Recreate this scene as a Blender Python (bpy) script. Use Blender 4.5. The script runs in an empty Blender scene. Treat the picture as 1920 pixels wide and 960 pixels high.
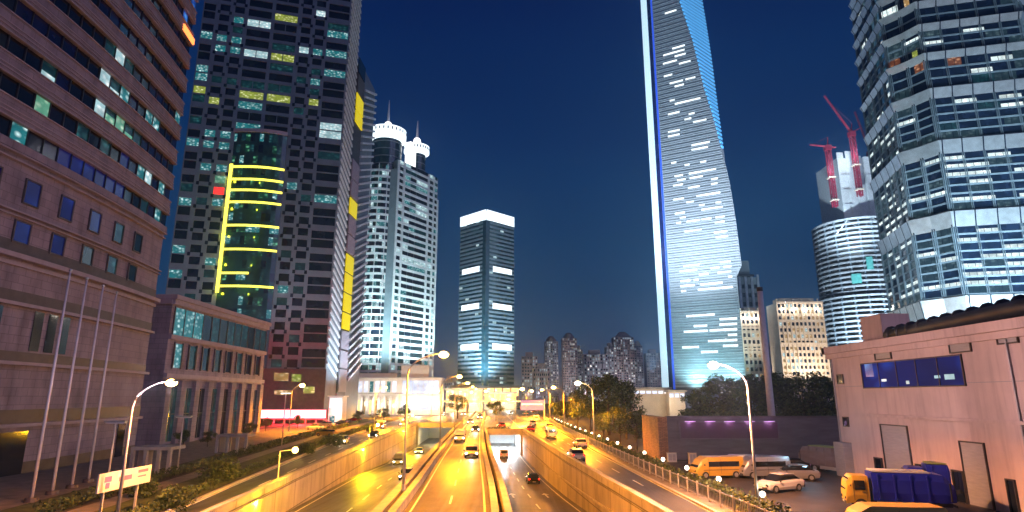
import bpy, math, random
from mathutils import Vector, Matrix
import numpy as np
R = math.radians
rnd = random.Random(11)
SC = bpy.context.scene
COL = SC.collection

# ---------------------------------------------------------------- camera
CAMH, PITCH, F = 8.0, R(13.2), 1128.0          # metres, radians, focal length in 1920-px units
cd = bpy.data.cameras.new('camera'); cam = bpy.data.objects.new('camera', cd); COL.objects.link(cam)
cam.location = (0, 0, CAMH); cam.rotation_euler = (R(90) + PITCH, 0, 0)
cd.sensor_width = 36.0; cd.lens = 36.0 * F / 1920.0; cd.clip_start = 0.5; cd.clip_end = 6000
SC.camera = cam

# ---------------------------------------------------------------- sky at night
SKY_STR = 0.10
W = bpy.data.worlds.new('World'); SC.world = W; W.use_nodes = True
wn = W.node_tree; wn.nodes.clear()
wo = wn.nodes.new('ShaderNodeOutputWorld')
sky = wn.nodes.new('ShaderNodeTexSky'); sky.sky_type = 'NISHITA'; sky.sun_disc = False
sky.sun_elevation = R(-4); sky.sun_rotation = R(160)
b1 = wn.nodes.new('ShaderNodeBackground'); b1.inputs[1].default_value = SKY_STR
wn.links.new(sky.outputs[0], b1.inputs[0])
tc = wn.nodes.new('ShaderNodeTexCoord'); sx = wn.nodes.new('ShaderNodeSeparateXYZ')
wn.links.new(tc.outputs['Generated'], sx.inputs[0])
rp = wn.nodes.new('ShaderNodeValToRGB'); cr = rp.color_ramp
cr.elements[0].position = 0.0; cr.elements[0].color = (0.16, 0.10, 0.10, 1)
cr.elements[1].position = 1.0; cr.elements[1].color = (0.000, 0.005, 0.042, 1)
for p_, c_ in ((0.05, (0.075, 0.085, 0.150, 1)), (0.10, (0.026, 0.080, 0.175, 1)), (0.18, (0.005, 0.060, 0.160, 1)), (0.40, (0.000, 0.026, 0.115, 1)), (0.62, (0.000, 0.009, 0.074, 1))):
    e = cr.elements.new(p_); e.color = c_
wn.links.new(sx.outputs[2], rp.inputs[0])
b2 = wn.nodes.new('ShaderNodeBackground'); b2.inputs[1].default_value = 1.0
cn = wn.nodes.new('ShaderNodeTexNoise'); cn.inputs['Scale'].default_value = 2.2; cn.inputs['Detail'].default_value = 5; cm = wn.nodes.new('ShaderNodeMapping'); cm.inputs['Scale'].default_value = (1, 1, 3.5)
wn.links.new(tc.outputs['Generated'], cm.inputs[0]); wn.links.new(cm.outputs[0], cn.inputs[0])
cq = wn.nodes.new('ShaderNodeValToRGB'); cq.color_ramp.elements[0].position = .35; cq.color_ramp.elements[0].color = (.86, .88, .92, 1); cq.color_ramp.elements[1].position = .7; cq.color_ramp.elements[1].color = (1.2, 1.12, 1.05, 1)
wn.links.new(cn.outputs[0], cq.inputs[0]); cx = wn.nodes.new('ShaderNodeMix'); cx.data_type = 'RGBA'; cx.blend_type = 'MULTIPLY'; cx.inputs[0].default_value = 1.0
wn.links.new(rp.outputs[0], cx.inputs[6]); wn.links.new(cq.outputs[0], cx.inputs[7]); wn.links.new(cx.outputs[2], b2.inputs[0])   # thin uneven haze in the sky
ad = wn.nodes.new('ShaderNodeAddShader'); wn.links.new(b1.outputs[0], ad.inputs[0]); wn.links.new(b2.outputs[0], ad.inputs[1])
wn.links.new(ad.outputs[0], wo.inputs[0])
# the last dusk light: one weak, very soft sun from behind the camera on the right
sd = bpy.data.lights.new('dusk_sun', 'SUN'); sd.energy = 0.46; sd.angle = R(40); sd.color = (0.52, 0.50, 1.0)
so = bpy.data.objects.new('dusk_sun', sd); COL.objects.link(so)
so.rotation_euler = Vector((-0.74, 0.60, -0.28)).to_track_quat('-Z', 'Y').to_euler()
SC.view_settings.view_transform = 'Standard'; SC.view_settings.look = 'None'
SC.view_settings.exposure = 0.0; SC.view_settings.gamma = 1.0; SC.view_settings.use_curve_mapping = False
SC.render.engine = 'CYCLES'
cy = SC.cycles
cy.max_bounces = 5; cy.diffuse_bounces = 2; cy.glossy_bounces = 2; cy.transmission_bounces = 2; cy.volume_bounces = 0
cy.sample_clamp_indirect = 4.0; cy.use_denoising = True; cy.caustics_reflective = False; cy.caustics_refractive = False

# ---------------------------------------------------------------- picking points in the place (numbers measured on the photo)
CP, SP = math.cos(PITCH), math.sin(PITCH)
def ray(px, py):
    u, v = (px - 960) / F, (480 - py) / F
    return Vector((u, CP - v * SP, SP + v * CP))
def proj(p):
    x, y, z = p[0], p[1], p[2] - CAMH
    d = y * CP + z * SP
    if d < 0.1: return (-9999, -9999)
    return (960 + F * x / d, 480 - F * (-y * SP + z * CP) / d)
def atY(px, py, Y):
    r = ray(px, py); t = Y / r.y
    return Vector((r.x * t, Y, CAMH + r.z * t))
def zat(py, Y):
    return atY(960, py, Y).z

# ---------------------------------------------------------------- mesh helpers
class MB:
    def __init__(s): s.v = []; s.f = []; s.m = []
    def add(s, vs, fs, m=0):
        o = len(s.v); s.v += [tuple(v) for v in vs]; s.f += [tuple(i + o for i in f) for f in fs]; s.m += [m] * len(fs)
    def quad(s, a, b, c, d, m=0): s.add((a, b, c, d), ((0, 1, 2, 3),), m)
    def hexa(s, vs, m=0):           # 4 bottom (ccw), 4 top
        s.add(vs, ((3, 2, 1, 0), (4, 5, 6, 7), (0, 1, 5, 4), (1, 2, 6, 5), (2, 3, 7, 6), (3, 0, 4, 7)), m)
    def box(s, x0, x1, y0, y1, z0, z1, m=0):
        s.hexa(((x0, y0, z0), (x1, y0, z0), (x1, y1, z0), (x0, y1, z0), (x0, y0, z1), (x1, y0, z1), (x1, y1, z1), (x0, y1, z1)), m)
    def ob(s, p, u, a, b, d0, d1, z0, z1, m=0):     # box along u, d towards the outside (right of u)
        n = (u[1], -u[0])
        def P(q, d, z): return (p[0] + u[0] * q + n[0] * d, p[1] + u[1] * q + n[1] * d, z)
        s.hexa((P(a, d1, z0), P(b, d1, z0), P(b, d0, z0), P(a, d0, z0), P(a, d1, z1), P(b, d1, z1), P(b, d0, z1), P(a, d0, z1)), m)
    def prism(s, poly, z0, z1, m=0, poly2=None):
        n = len(poly); q = poly2 or poly
        vs = [(x, y, z0) for x, y in poly] + [(x, y, z1) for x, y in q]
        fs = [tuple(range(n - 1, -1, -1)), tuple(range(n, 2 * n))] + [(i, (i + 1) % n, n + (i + 1) % n, n + i) for i in range(n)]
        s.add(vs, fs, m)
    def cyl(s, c, r0, r1, z0, z1, n=16, m=0):
        a = [(math.cos(2 * math.pi * i / n), math.sin(2 * math.pi * i / n)) for i in range(n)]
        s.prism([(c[0] + r0 * x, c[1] + r0 * y) for x, y in a], z0, z1, m, [(c[0] + r1 * x, c[1] + r1 * y) for x, y in a])
    def tube(s, path, rad, n=8, m=0):
        path = [Vector(p) for p in path]; rad = rad if isinstance(rad, (list, tuple)) else [rad] * len(path)
        rings = []
        for i, p in enumerate(path):
            d = (path[min(i + 1, len(path) - 1)] - path[max(i - 1, 0)]).normalized()
            a = d.cross(Vector((0, 0, 1)) if abs(d.z) < 0.9 else Vector((1, 0, 0))).normalized(); b = d.cross(a)
            rings.append([p + (a * math.cos(2 * math.pi * k / n) + b * math.sin(2 * math.pi * k / n)) * rad[i] for k in range(n)])
        vs = [v for r_ in rings for v in r_]; fs = []
        for i in range(len(path) - 1):
            for k in range(n):
                fs.append((i * n + k, i * n + (k + 1) % n, (i + 1) * n + (k + 1) % n, (i + 1) * n + k))
        fs += [tuple(range(n - 1, -1, -1)), tuple((len(path) - 1) * n + k for k in range(n))]
        s.add(vs, fs, m)
    def ball(s, c, rx, ry, rz, nu=12, nv=8, m=0):
        vs = [(c[0], c[1], c[2] - rz)]; fs = []
        for j in range(1, nv):
            th = math.pi * j / nv
            for i in range(nu):
                ph = 2 * math.pi * i / nu
                vs.append((c[0] + rx * math.sin(th) * math.cos(ph), c[1] + ry * math.sin(th) * math.sin(ph), c[2] - rz * math.cos(th)))
        vs.append((c[0], c[1], c[2] + rz)); L = len(vs) - 1
        for i in range(nu):
            fs.append((0, 1 + (i + 1) % nu, 1 + i)); b = 1 + (nv - 2) * nu
            fs.append((L, b + i, b + (i + 1) % nu))
            for j in range(nv - 2):
                o = 1 + j * nu
                fs.append((o + i, o + (i + 1) % nu, o + nu + (i + 1) % nu, o + nu + i))
        s.add(vs, fs, m)
    def mesh(s, name, mats, off=(0, 0, 0)):
        me = bpy.data.meshes.new(name)
        me.from_pydata([(x - off[0], y - off[1], z - off[2]) for x, y, z in s.v], [], s.f)
        for mt in mats: me.materials.append(mt)
        if len(mats) > 1: me.polygons.foreach_set('material_index', s.m)
        me.update(); return me
    def build(s, name, mats, parent=None, smooth=False):
        if not isinstance(mats, (list, tuple)): mats = [mats]
        off = Vector((0, 0, 0)); q = parent
        while q is not None: off += q.location; q = q.parent
        me = s.mesh(name, mats, off)
        if smooth: me.polygons.foreach_set('use_smooth', [True] * len(me.polygons))
        o = bpy.data.objects.new(name, me); COL.objects.link(o)
        if parent is not None: o.parent = parent
        return o
def tag(o, label, cat, group=None):
    o['label'] = label; o['category'] = cat
    if group: o['group'] = group
    return o
def thing(name, label, cat, loc=(0, 0, 0), rz=0, group=None):
    o = bpy.data.objects.new(name, None); COL.objects.link(o); o.location = loc; o.rotation_euler = (0, 0, rz); o.empty_display_size = 0.3
    return tag(o, label, cat, group)
def struct(o): o['kind'] = 'structure'; return o
def stuff(o): o['kind'] = 'stuff'; return o
def dup(o, parent=None, loc=None, rz=None):
    c = o.copy(); COL.objects.link(c)
    if parent is not None: c.parent = parent
    if loc is not None: c.location = loc
    if rz is not None: c.rotation_euler = (0, 0, rz)
    for ch in list(o.children): dup(ch, c)
    return c
def lamp(kind, loc, power, col, parent=None, radius=0.25, aim=None, size=R(150), blend=0.6):
    l = bpy.data.lights.new('lamp_light', kind); l.energy = power; l.color = col; l.shadow_soft_size = radius
    if kind == 'SPOT': l.spot_size = size; l.spot_blend = blend
    o = bpy.data.objects.new('lamp_light', l); COL.objects.link(o)
    off = Vector((0, 0, 0)); q = parent
    while q is not None: off += q.location; q = q.parent
    o.location = Vector(loc) - off
    if aim is not None: o.rotation_euler = (Vector(aim) - Vector(loc)).to_track_quat('-Z', 'Y').to_euler()
    if parent is not None: o.parent = parent
    return o

# ---------------------------------------------------------------- materials
M = {}
def base_mat(name):
    m = bpy.data.materials.new(name); m.use_nodes = True; nt = m.node_tree; M[name] = m
    return m, nt, nt.nodes['Principled BSDF']
def setb(b, **k):
    for kk, v in k.items():
        i = b.inputs[kk.replace('_', ' ')]; i.default_value = (*v, 1) if isinstance(v, tuple) and len(v) == 3 else v
def pos(nt, scale=(1, 1, 1)):
    g = nt.nodes.new('ShaderNodeNewGeometry'); mp = nt.nodes.new('ShaderNodeMapping'); mp.inputs['Scale'].default_value = scale
    nt.links.new(g.outputs['Position'], mp.inputs['Vector']); return mp.outputs[0]
def noise(nt, vec, sc, det=3, rough=0.55):
    n = nt.nodes.new('ShaderNodeTexNoise'); n.inputs['Scale'].default_value = sc; n.inputs['Detail'].default_value = det; n.inputs['Roughness'].default_value = rough
    nt.links.new(vec, n.inputs['Vector']); return n.outputs[0]
def ramp(nt, fac, stops):
    r_ = nt.nodes.new('ShaderNodeValToRGB'); c = r_.color_ramp
    c.elements[0].position = stops[0][0]; c.elements[0].color = (*stops[0][1], 1); c.elements[1].position = stops[-1][0]; c.elements[1].color = (*stops[-1][1], 1)
    for p, k in stops[1:-1]:
        e = c.elements.new(p); e.color = (*k, 1)
    nt.links.new(fac, r_.inputs[0]); return r_.outputs[0]
def mul(nt, a, b, fac=1.0):
    x = nt.nodes.new('ShaderNodeMix'); x.data_type = 'RGBA'; x.blend_type = 'MULTIPLY'; x.inputs[0].default_value = fac
    nt.links.new(a, x.inputs[6]); nt.links.new(b, x.inputs[7]); return x.outputs[2]
def bump(nt, b, h, s=0.3, d=0.05):
    n = nt.nodes.new('ShaderNodeBump'); n.inputs['Strength'].default_value = s; n.inputs['Distance'].default_value = d
    nt.links.new(h, n.inputs['Height']); nt.links.new(n.outputs[0], b.inputs['Normal'])
def plain(name, col, rough=0.6, metal=0.0, var=0.2, sc=1.5, bmp=0.0, stretch=(1, 1, 1), spec=0.5):
    m, nt, b = base_mat(name); setb(b, Roughness=rough, Metallic=metal); b.inputs['Specular IOR Level'].default_value = spec
    f = noise(nt, pos(nt, stretch), sc, 4)
    c0 = tuple(max(0, x * (1 - var)) for x in col); c1 = tuple(min(1, x * (1 + var)) for x in col)
    nt.links.new(ramp(nt, f, ((0.3, c0), (0.7, c1))), b.inputs['Base Color'])
    if bmp: bump(nt, b, f, bmp, 0.04)
    return m
def block(name, col, mortar, bw, bh, ms=0.02, rough=0.7, var=0.2):   # masonry with joints, on any upright wall
    m, nt, b = base_mat(name); setb(b, Roughness=rough)
    g = nt.nodes.new('ShaderNodeNewGeometry'); s = nt.nodes.new('ShaderNodeSeparateXYZ'); nt.links.new(g.outputs['Position'], s.inputs[0])
    a = nt.nodes.new('ShaderNodeMath'); a.operation = 'ADD'; nt.links.new(s.outputs[0], a.inputs[0]); nt.links.new(s.outputs[1], a.inputs[1])
    c = nt.nodes.new('ShaderNodeCombineXYZ'); nt.links.new(a.outputs[0], c.inputs[0]); nt.links.new(s.outputs[2], c.inputs[1])
    t = nt.nodes.new('ShaderNodeTexBrick'); nt.links.new(c.outputs[0], t.inputs['Vector'])
    t.inputs['Scale'].default_value = 1.0; t.inputs['Brick Width'].default_value = bw; t.inputs['Row Height'].default_value = bh; t.inputs['Mortar Size'].default_value = ms
    t.inputs['Color1'].default_value = (*[x * (1 - var) for x in col], 1); t.inputs['Color2'].default_value = (*[x * (1 + var) for x in col], 1); t.inputs['Mortar'].default_value = (*mortar, 1)
    f = noise(nt, pos(nt, (1, 1, 0.35)), 0.6, 4)
    nt.links.new(mul(nt, t.outputs[0], ramp(nt, f, ((0.28, (0.60, 0.60, 0.62)), (0.55, (0.98, 0.97, 0.96)), (0.75, (1.12, 1.1, 1.07))))), b.inputs['Base Color'])
    bump(nt, b, t.outputs['Fac'], -0.25, 0.03)
    return m
def lit(name, dim, bright, strength, sc=0.9, lo=0.42, hi=0.66, stretch=(1, 1, 1.6)):     # a lit room behind glass: pale lamps over a dim interior
    m, nt, b = base_mat(name); setb(b, Roughness=0.15, Base_Color=(0.01, 0.015, 0.02))
    f = noise(nt, pos(nt, stretch), sc * 0.55, 2, 0.6)
    v = nt.nodes.new('ShaderNodeTexVoronoi'); v.inputs['Scale'].default_value = sc * 1.15; v.inputs['Randomness'].default_value = 0.8; nt.links.new(pos(nt, (1, 1, 1.5)), v.inputs['Vector'])
    sp_ = ramp(nt, v.outputs['Distance'], ((0.10, (1, 1, 1)), (0.52, (0, 0, 0)))); room = ramp(nt, f, ((lo - .1, (0.25, 0.25, 0.25)), (hi, (1, 1, 1))))
    x_ = nt.nodes.new('ShaderNodeMix'); x_.data_type = 'RGBA'; x_.inputs[6].default_value = (*dim, 1); x_.inputs[7].default_value = (*bright, 1); nt.links.new(mul(nt, sp_, room), x_.inputs[0])
    nt.links.new(mul(nt, x_.outputs[2], room, 0.6), b.inputs['Emission Color']); b.inputs['Emission Strength'].default_value = strength
    return m
def glow(name, col, strength):
    m, nt, b = base_mat(name); setb(b, Base_Color=tuple(min(1, c) * 0.5 for c in col), Roughness=0.4, Emission_Color=col, Emission_Strength=strength); return m
def glassm(name, col, rough=0.08, var=0.35, sc=0.25):
    m, nt, b = base_mat(name); setb(b, Roughness=rough); b.inputs['IOR'].default_value = 1.6
    f = noise(nt, pos(nt), sc, 2)
    nt.links.new(ramp(nt, f, ((0.35, tuple(c * (1 - var) for c in col)), (0.65, tuple(c * (1 + var) for c in col)))), b.inputs['Base Color']); return m

block('pink_stone', (0.31, 0.26, 0.31), (0.19, 0.155, 0.185), 1.6, 0.9, 0.03, 0.7, 0.1)
plain('stone_trim', (0.38, 0.32, 0.37), 0.6, 0, 0.12, 0.8)
plain('dark_stone', (0.09, 0.075, 0.075), 0.5, 0, 0.25, 0.8)
block('brick', (0.40, 0.20, 0.10), (0.16, 0.09, 0.05), 0.5, 0.16, 0.02)
plain('concrete', (0.36, 0.34, 0.31), 0.75, 0, 0.22, 0.6, 0.2)
block('concrete_panel', (0.40, 0.37, 0.33), (0.11, 0.10, 0.09), 6.0, 2.6, 0.06, 0.55, 0.16)
plain('white_tile', (0.75, 0.75, 0.74), 0.35, 0, 0.05, 0.6)
plain('grey_clad', (0.17, 0.22, 0.26), 0.5, 0.1, 0.14, 0.4)
plain('pale_clad', (0.58, 0.63, 0.66), 0.45, 0.0, 0.12, 0.4)
plain('silver', (0.55, 0.60, 0.64), 0.32, 0.75, 0.18, 0.3)
plain('steel', (0.42, 0.43, 0.45), 0.4, 0.6, 0.15, 2.0)
plain('pole_paint', (0.50, 0.48, 0.45), 0.45, 0.2, 0.12, 1.5)
plain('white_pole', (0.72, 0.69, 0.72), 0.4, 0.1, 0.08, 1.5)
plain('dark_metal', (0.05, 0.05, 0.06), 0.45, 0.5, 0.3, 2.0)
m, nt, b = base_mat('asphalt'); setb(b, Roughness=0.45)
f1 = noise(nt, pos(nt, (1.0, 0.035, 1)), 1.3, 3); f2 = noise(nt, pos(nt), 0.16, 5, 0.7); f3 = noise(nt, pos(nt), 14.0, 2)
nt.links.new(mul(nt, mul(nt, ramp(nt, f1, ((0.3, (0.050, 0.048, 0.046)), (0.7, (0.105, 0.10, 0.094)))), ramp(nt, f2, ((0.38, (0.62, 0.62, 0.63)), (0.5, (1, 1, 1)), (0.66, (1.25, 1.22, 1.18))))), ramp(nt, f3, ((0.3, (0.75, 0.75, 0.75)), (0.7, (1.2, 1.2, 1.2))))), b.inputs['Base Color'])
bump(nt, b, f3, 0.2, 0.02)
nt.links.new(ramp(nt, f1, ((0.3, (0.36, 0.36, 0.36)), (0.7, (0.58, 0.58, 0.58)))), b.inputs['Roughness'])
plain('parking_asphalt', (0.05, 0.045, 0.05), 0.6, 0, 0.4, 0.5, 0.2)
plain('paving', (0.19, 0.165, 0.14), 0.7, 0, 0.3, 0.8, 0.2)
plain('soil', (0.04, 0.034, 0.026), 0.9, 0, 0.4, 0.7, 0.3)
plain('lawn', (0.07, 0.085, 0.022), 0.9, 0, 0.5, 1.4, 0.5)
plain('kerb', (0.40, 0.38, 0.34), 0.7, 0, 0.15, 1.2)
plain('road_paint', (0.78, 0.77, 0.72), 0.5, 0, 0.15, 3.0)
m, nt, b = base_mat('pink_paint'); setb(b, Roughness=0.75)
f1 = noise(nt, pos(nt, (1.6, 1.6, 0.12)), 1.0, 4, 0.6); f2 = noise(nt, pos(nt), 0.22, 4, 0.6)
nt.links.new(mul(nt, ramp(nt, f1, ((0.30, (0.43, 0.35, 0.36)), (0.48, (0.53, 0.43, 0.44)), (0.75, (0.58, 0.48, 0.48)))), ramp(nt, f2, ((0.3, (0.80, 0.80, 0.82)), (0.7, (1.08, 1.05, 1.04))))), b.inputs['Base Color'])
bump(nt, b, f1, 0.06, 0.03)
plain('roof_felt', (0.025, 0.03, 0.04), 0.5, 0, 0.4, 0.6, 0.3)
plain('dark_wall', (0.13, 0.115, 0.14), 0.6, 0, 0.2, 0.5, 0.1, (1, 1, 6))
plain('board', (0.10, 0.055, 0.09), 0.35, 0, 0.2, 0.3)
plain('shutter', (0.30, 0.31, 0.36), 0.5, 0.2, 0.1, 1.0, 0, (1, 1, 8))
plain('bark', (0.09, 0.065, 0.045), 0.9, 0, 0.3, 4.0, 0.4)
plain('apartment', (0.30, 0.27, 0.28), 0.8, 0, 0.12, 0.05)
plain('apartment_pink', (0.36, 0.27, 0.25), 0.8, 0, 0.12, 0.05)
plain('cream', (0.60, 0.50, 0.40), 0.7, 0, 0.12, 0.2)
plain('crane_red', (0.28, 0.02, 0.05), 0.5, 0.1, 0.15, 0.5)
plain('rubber', (0.02, 0.02, 0.02), 0.8, 0, 0.2, 5)
plain('netting', (0.10, 0.42, 0.38), 0.7, 0, 0.25, 0.6)
for nm_, c_ in (('leaf_dark', (0.030, 0.050, 0.016)), ('leaf_green', (0.060, 0.095, 0.024)), ('leaf_light', (0.10, 0.125, 0.028))):
    m, nt, b = base_mat(nm_); setb(b, Roughness=0.6)
    f = noise(nt, pos(nt), 1.1, 3)
    nt.links.new(ramp(nt, f, ((0.3, tuple(x * 0.6 for x in c_)), (0.7, tuple(x * 1.5 for x in c_)))), b.inputs['Base Color'])
glassm('glass_dark', (0.008, 0.014, 0.030))
glassm('glass_navy', (0.010, 0.016, 0.075), 0.12)
glassm('glass_teal', (0.012, 0.040, 0.055), 0.10)
glassm('car_glass', (0.012, 0.014, 0.018), 0.05)
lit('lit_teal', (0.012, 0.14, 0.16), (0.75, 1.0, 1.0), 1.5, 0.8, .46, .74)
lit('lit_teal_dim', (0.004, 0.035, 0.046), (0.05, 0.24, 0.25), 0.7, 0.6, .45, .8)
lit('lit_white', (0.30, 0.48, 0.52), (1.0, 1.0, 0.98), 1.5, 0.7)
lit('lit_yellow', (0.26, 0.32, 0.04), (1.0, 1.0, 0.55), 1.2, 0.8)
lit('lit_warm', (0.35, 0.20, 0.06), (1.0, 0.85, 0.55), 1.3, 0.5)
lit('lit_green', (0.003, 0.05, 0.03), (0.25, 0.9, 0.5), 0.8, 0.5)
lit('lit_mint', (0.14, 0.42, 0.28), (0.75, 1.0, 0.75), 0.9, 0.8)
lit('lit_navy', (0.004, 0.008, 0.10), (0.012, 0.03, 0.22), 0.9, 0.25)
lit('lit_blue', (0.01, 0.06, 0.35), (0.08, 0.35, 0.9), 0.9, 0.5)
lit('lit_orange', (0.20, 0.06, 0.02), (1.0, 0.50, 0.25), 0.9, 0.4)
lit('far_window', (0.16, 0.22, 0.26), (0.95, 0.95, 0.85), 2.6, 0.12)
lit('shop_front', (1.0, 0.55, 0.16), (1.0, 0.93, 0.75), 3.0, 0.22, 0.35, 0.6)
lit('shop_white', (0.55, 0.60, 0.75), (1.0, 0.98, 0.95), 2.0, 0.25, 0.35, 0.6)
glow('red_light', (1.0, 0.03, 0.03), 1.8)
glow('red_neon', (1.0, 0.25, 0.30), 5.0)
glow('orange_light', (1.0, 0.22, 0.05), 3.0)
glow('yellow_neon', (1.0, 0.88, 0.10), 2.2)
glow('yellow_panel', (0.75, 0.60, 0.0), 0.85)
glow('crown_light', (0.85, 0.96, 1.0), 1.6)
glow('crown_warm', (1.0, 0.97, 0.95), 1.7)
lit('room_blue', (0.003, 0.010, 0.13), (0.012, 0.06, 0.42), 1.0, 0.3); M['room_blue'].node_tree.nodes['Principled BSDF'].inputs['Roughness'].default_value = 0.6; M['room_blue'].node_tree.nodes['Principled BSDF'].inputs['IOR'].default_value = 1.15
glow('floodlit_fin_glow', (0.62, 0.86, 1.0), 1.0)
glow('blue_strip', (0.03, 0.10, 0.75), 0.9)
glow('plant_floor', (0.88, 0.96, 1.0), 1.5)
glow('sodium', (1.0, 0.55, 0.14), 30.0)
glow('sodium_white', (1.0, 0.80, 0.52), 35.0)
glow('bulb_white', (1.0, 0.86, 0.70), 5.0)
glow('headlight_glow', (1.0, 0.95, 0.82), 30.0)
glow('taillight_glow', (1.0, 0.02, 0.01), 6.0)
glow('tunnel_lamp', (0.92, 0.97, 1.0), 4.0)
glow('purple_sign', (0.28, 0.16, 0.55), 0.7); M['purple_sign'].node_tree.nodes['Principled BSDF'].inputs['Base Color'].default_value = (0.03, 0.02, 0.06, 1)
glow('pale_sign', (0.85, 0.95, 1.0), 0.9)

# ---------------------------------------------------------------- window panes: the 100 largest are parts, the rest one part
def px_area(q):
    P = [proj(v) for v in q]
    if min(p[0] for p in P) < -9000: return 0
    cx, cy_ = sum(p[0] for p in P) / 4, sum(p[1] for p in P) / 4
    a = abs(sum(P[i][0] * P[(i + 1) % 4][1] - P[(i + 1) % 4][0] * P[i][1] for i in range(4))) / 2
    return a if -20 < cx < 1940 and -20 < cy_ < 980 else a * 1e-3
class Panes:
    def __init__(s): s.q = []
    def add(s, p, u, a, b, d, z0, z1, mat):
        n = (u[1], -u[0])
        def P(q, z): return (p[0] + u[0] * q + n[0] * d, p[1] + u[1] * q + n[1] * d, z)
        s.q.append([(P(a, z0), P(b, z0), P(b, z1), P(a, z1)), mat])
    def paint(s, spots, rad=14):
        C = [proj([sum(v[k] for v in q[0]) / 4 for k in range(3)]) for q in s.q]
        for px, py, mat in spots:
            i = min(range(len(C)), key=lambda k: (C[k][0] - px) ** 2 + (C[k][1] - py) ** 2)
            if (C[i][0] - px) ** 2 + (C[i][1] - py) ** 2 < rad * rad: s.q[i][1] = mat
    def paint_box(s, x0, x1, y0, y1, mat, prob=1.0):
        for q in s.q:
            x, y = proj([sum(v[k] for v in q[0]) / 4 for k in range(3)])
            if x0 < x < x1 and y0 < y < y1 and rnd.random() < prob: q[1] = mat
    def build(s, parent, name='window', n=100):
        s.q.sort(key=lambda q: -px_area(q[0]))
        for q, mat in s.q[:n]:
            b = MB(); b.quad(*q); b.build(name, M[mat], parent)
        rest = s.q[n:]
        if rest:
            names = sorted({m for _, m in rest}); b = MB()
            for q, m in rest: b.quad(*q, m=names.index(m))
            stuff(b.build(name, [M[k] for k in names], parent))
# ================================================================ ground, roads, ramps
def curve(pts):
    xs = [p[0] for p in pts]; ys = [p[1] for p in pts]; n = len(pts)
    ms = []
    for i in range(n):
        a, b = max(i - 1, 0), min(i + 1, n - 1); ms.append((ys[b] - ys[a]) / (xs[b] - xs[a]))
    def f(x):
        if x <= xs[0]: return ys[0] + ms[0] * (x - xs[0])
        if x >= xs[-1]: return ys[-1] + ms[-1] * (x - xs[-1])
        i = max(k for k in range(n - 1) if xs[k] <= x); h = xs[i + 1] - xs[i]; t = (x - xs[i]) / h
        return ((2 * t ** 3 - 3 * t * t + 1) * ys[i] + (t ** 3 - 2 * t * t + t) * h * ms[i] + (-2 * t ** 3 + 3 * t * t) * ys[i + 1] + (t ** 3 - t * t) * h * ms[i + 1])
    return f
eA = curve([(-40, -17.8), (0, -20.8), (46, -24.8), (62, -26.8), (135, -34.9), (211, -41), (430, -56)])      # left kerb of the left road
eB = curve([(-40, -14.5), (0, -17), (47, -20.3), (65, -21.7), (113, -25), (211, -29.5), (430, -38)])        # top of the left retaining wall
eEl = curve([(-40, -5), (0, -6.2), (46, -7.8), (92, -10.1), (173, -13.6), (430, -23)])
eEr = curve([(-40, 0.9), (0, 0.2), (46, -1.5), (92, -4.3), (148, -7.2), (173, -8.3), (430, -18)])
eH = curve([(-40, 15.5), (0, 13), (46, 9.7), (59, 8.65), (85, 6.6), (162, 1.9), (430, -9)])
eI = curve([(-40, 17.5), (0, 16.5), (46, 14.7), (69, 13.8), (107, 12.7), (162, 11.6), (270, 10.9), (430, 10)])
zC = curve([(-40, -0.4), (0, -1.0), (63, -2.7), (94, -3.6), (143, -5.6), (185, -6.2), (240, -6.4)])
zG = curve([(-40, -0.4), (0, -1.0), (46, -2.8), (69, -3.8), (101, -4.9), (148, -5.5), (200, -5.6)])
YC, YG, YEND = 186.0, 149.0, 420.0
eDl = lambda y: eEl(y) - 1.5
eFr = lambda y: eEr(y) + 1.3
const = lambda c: (lambda y: c)
def span(a, b, st=3.0):
    n = max(2, int(round((b - a) / st)) + 1); return [a + (b - a) * i / (n - 1) for i in range(n)]
def strip(fl, fr, ys, fz, m=None, mb=None, k=0):
    mb = mb or MB()
    vs = []; fs = []
    for y in ys: vs += [(fl(y), y, fz(y)), (fr(y), y, fz(y))]
    for i in range(len(ys) - 1): fs.append((2 * i, 2 * i + 1, 2 * i + 3, 2 * i + 2))
    mb.add(vs, fs, k); return mb
def wallrun(fl, fr, ys, f0, f1, mb=None, k=0):      # a closed wall that follows the road
    mb = mb or MB(); vs = []; fs = []
    for y in ys: vs += [(fl(y), y, f0(y)), (fr(y), y, f0(y)), (fr(y), y, f1(y)), (fl(y), y, f1(y))]
    for i in range(len(ys) - 1):
        a, b = 4 * i, 4 * i + 4
        for j in range(4): fs.append((a + j, a + (j + 1) % 4, b + (j + 1) % 4, b + j))
    e = 4 * (len(ys) - 1); fs += [(3, 2, 1, 0), (e, e + 1, e + 2, e + 3)]
    mb.add(vs, fs, k); return mb

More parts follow.
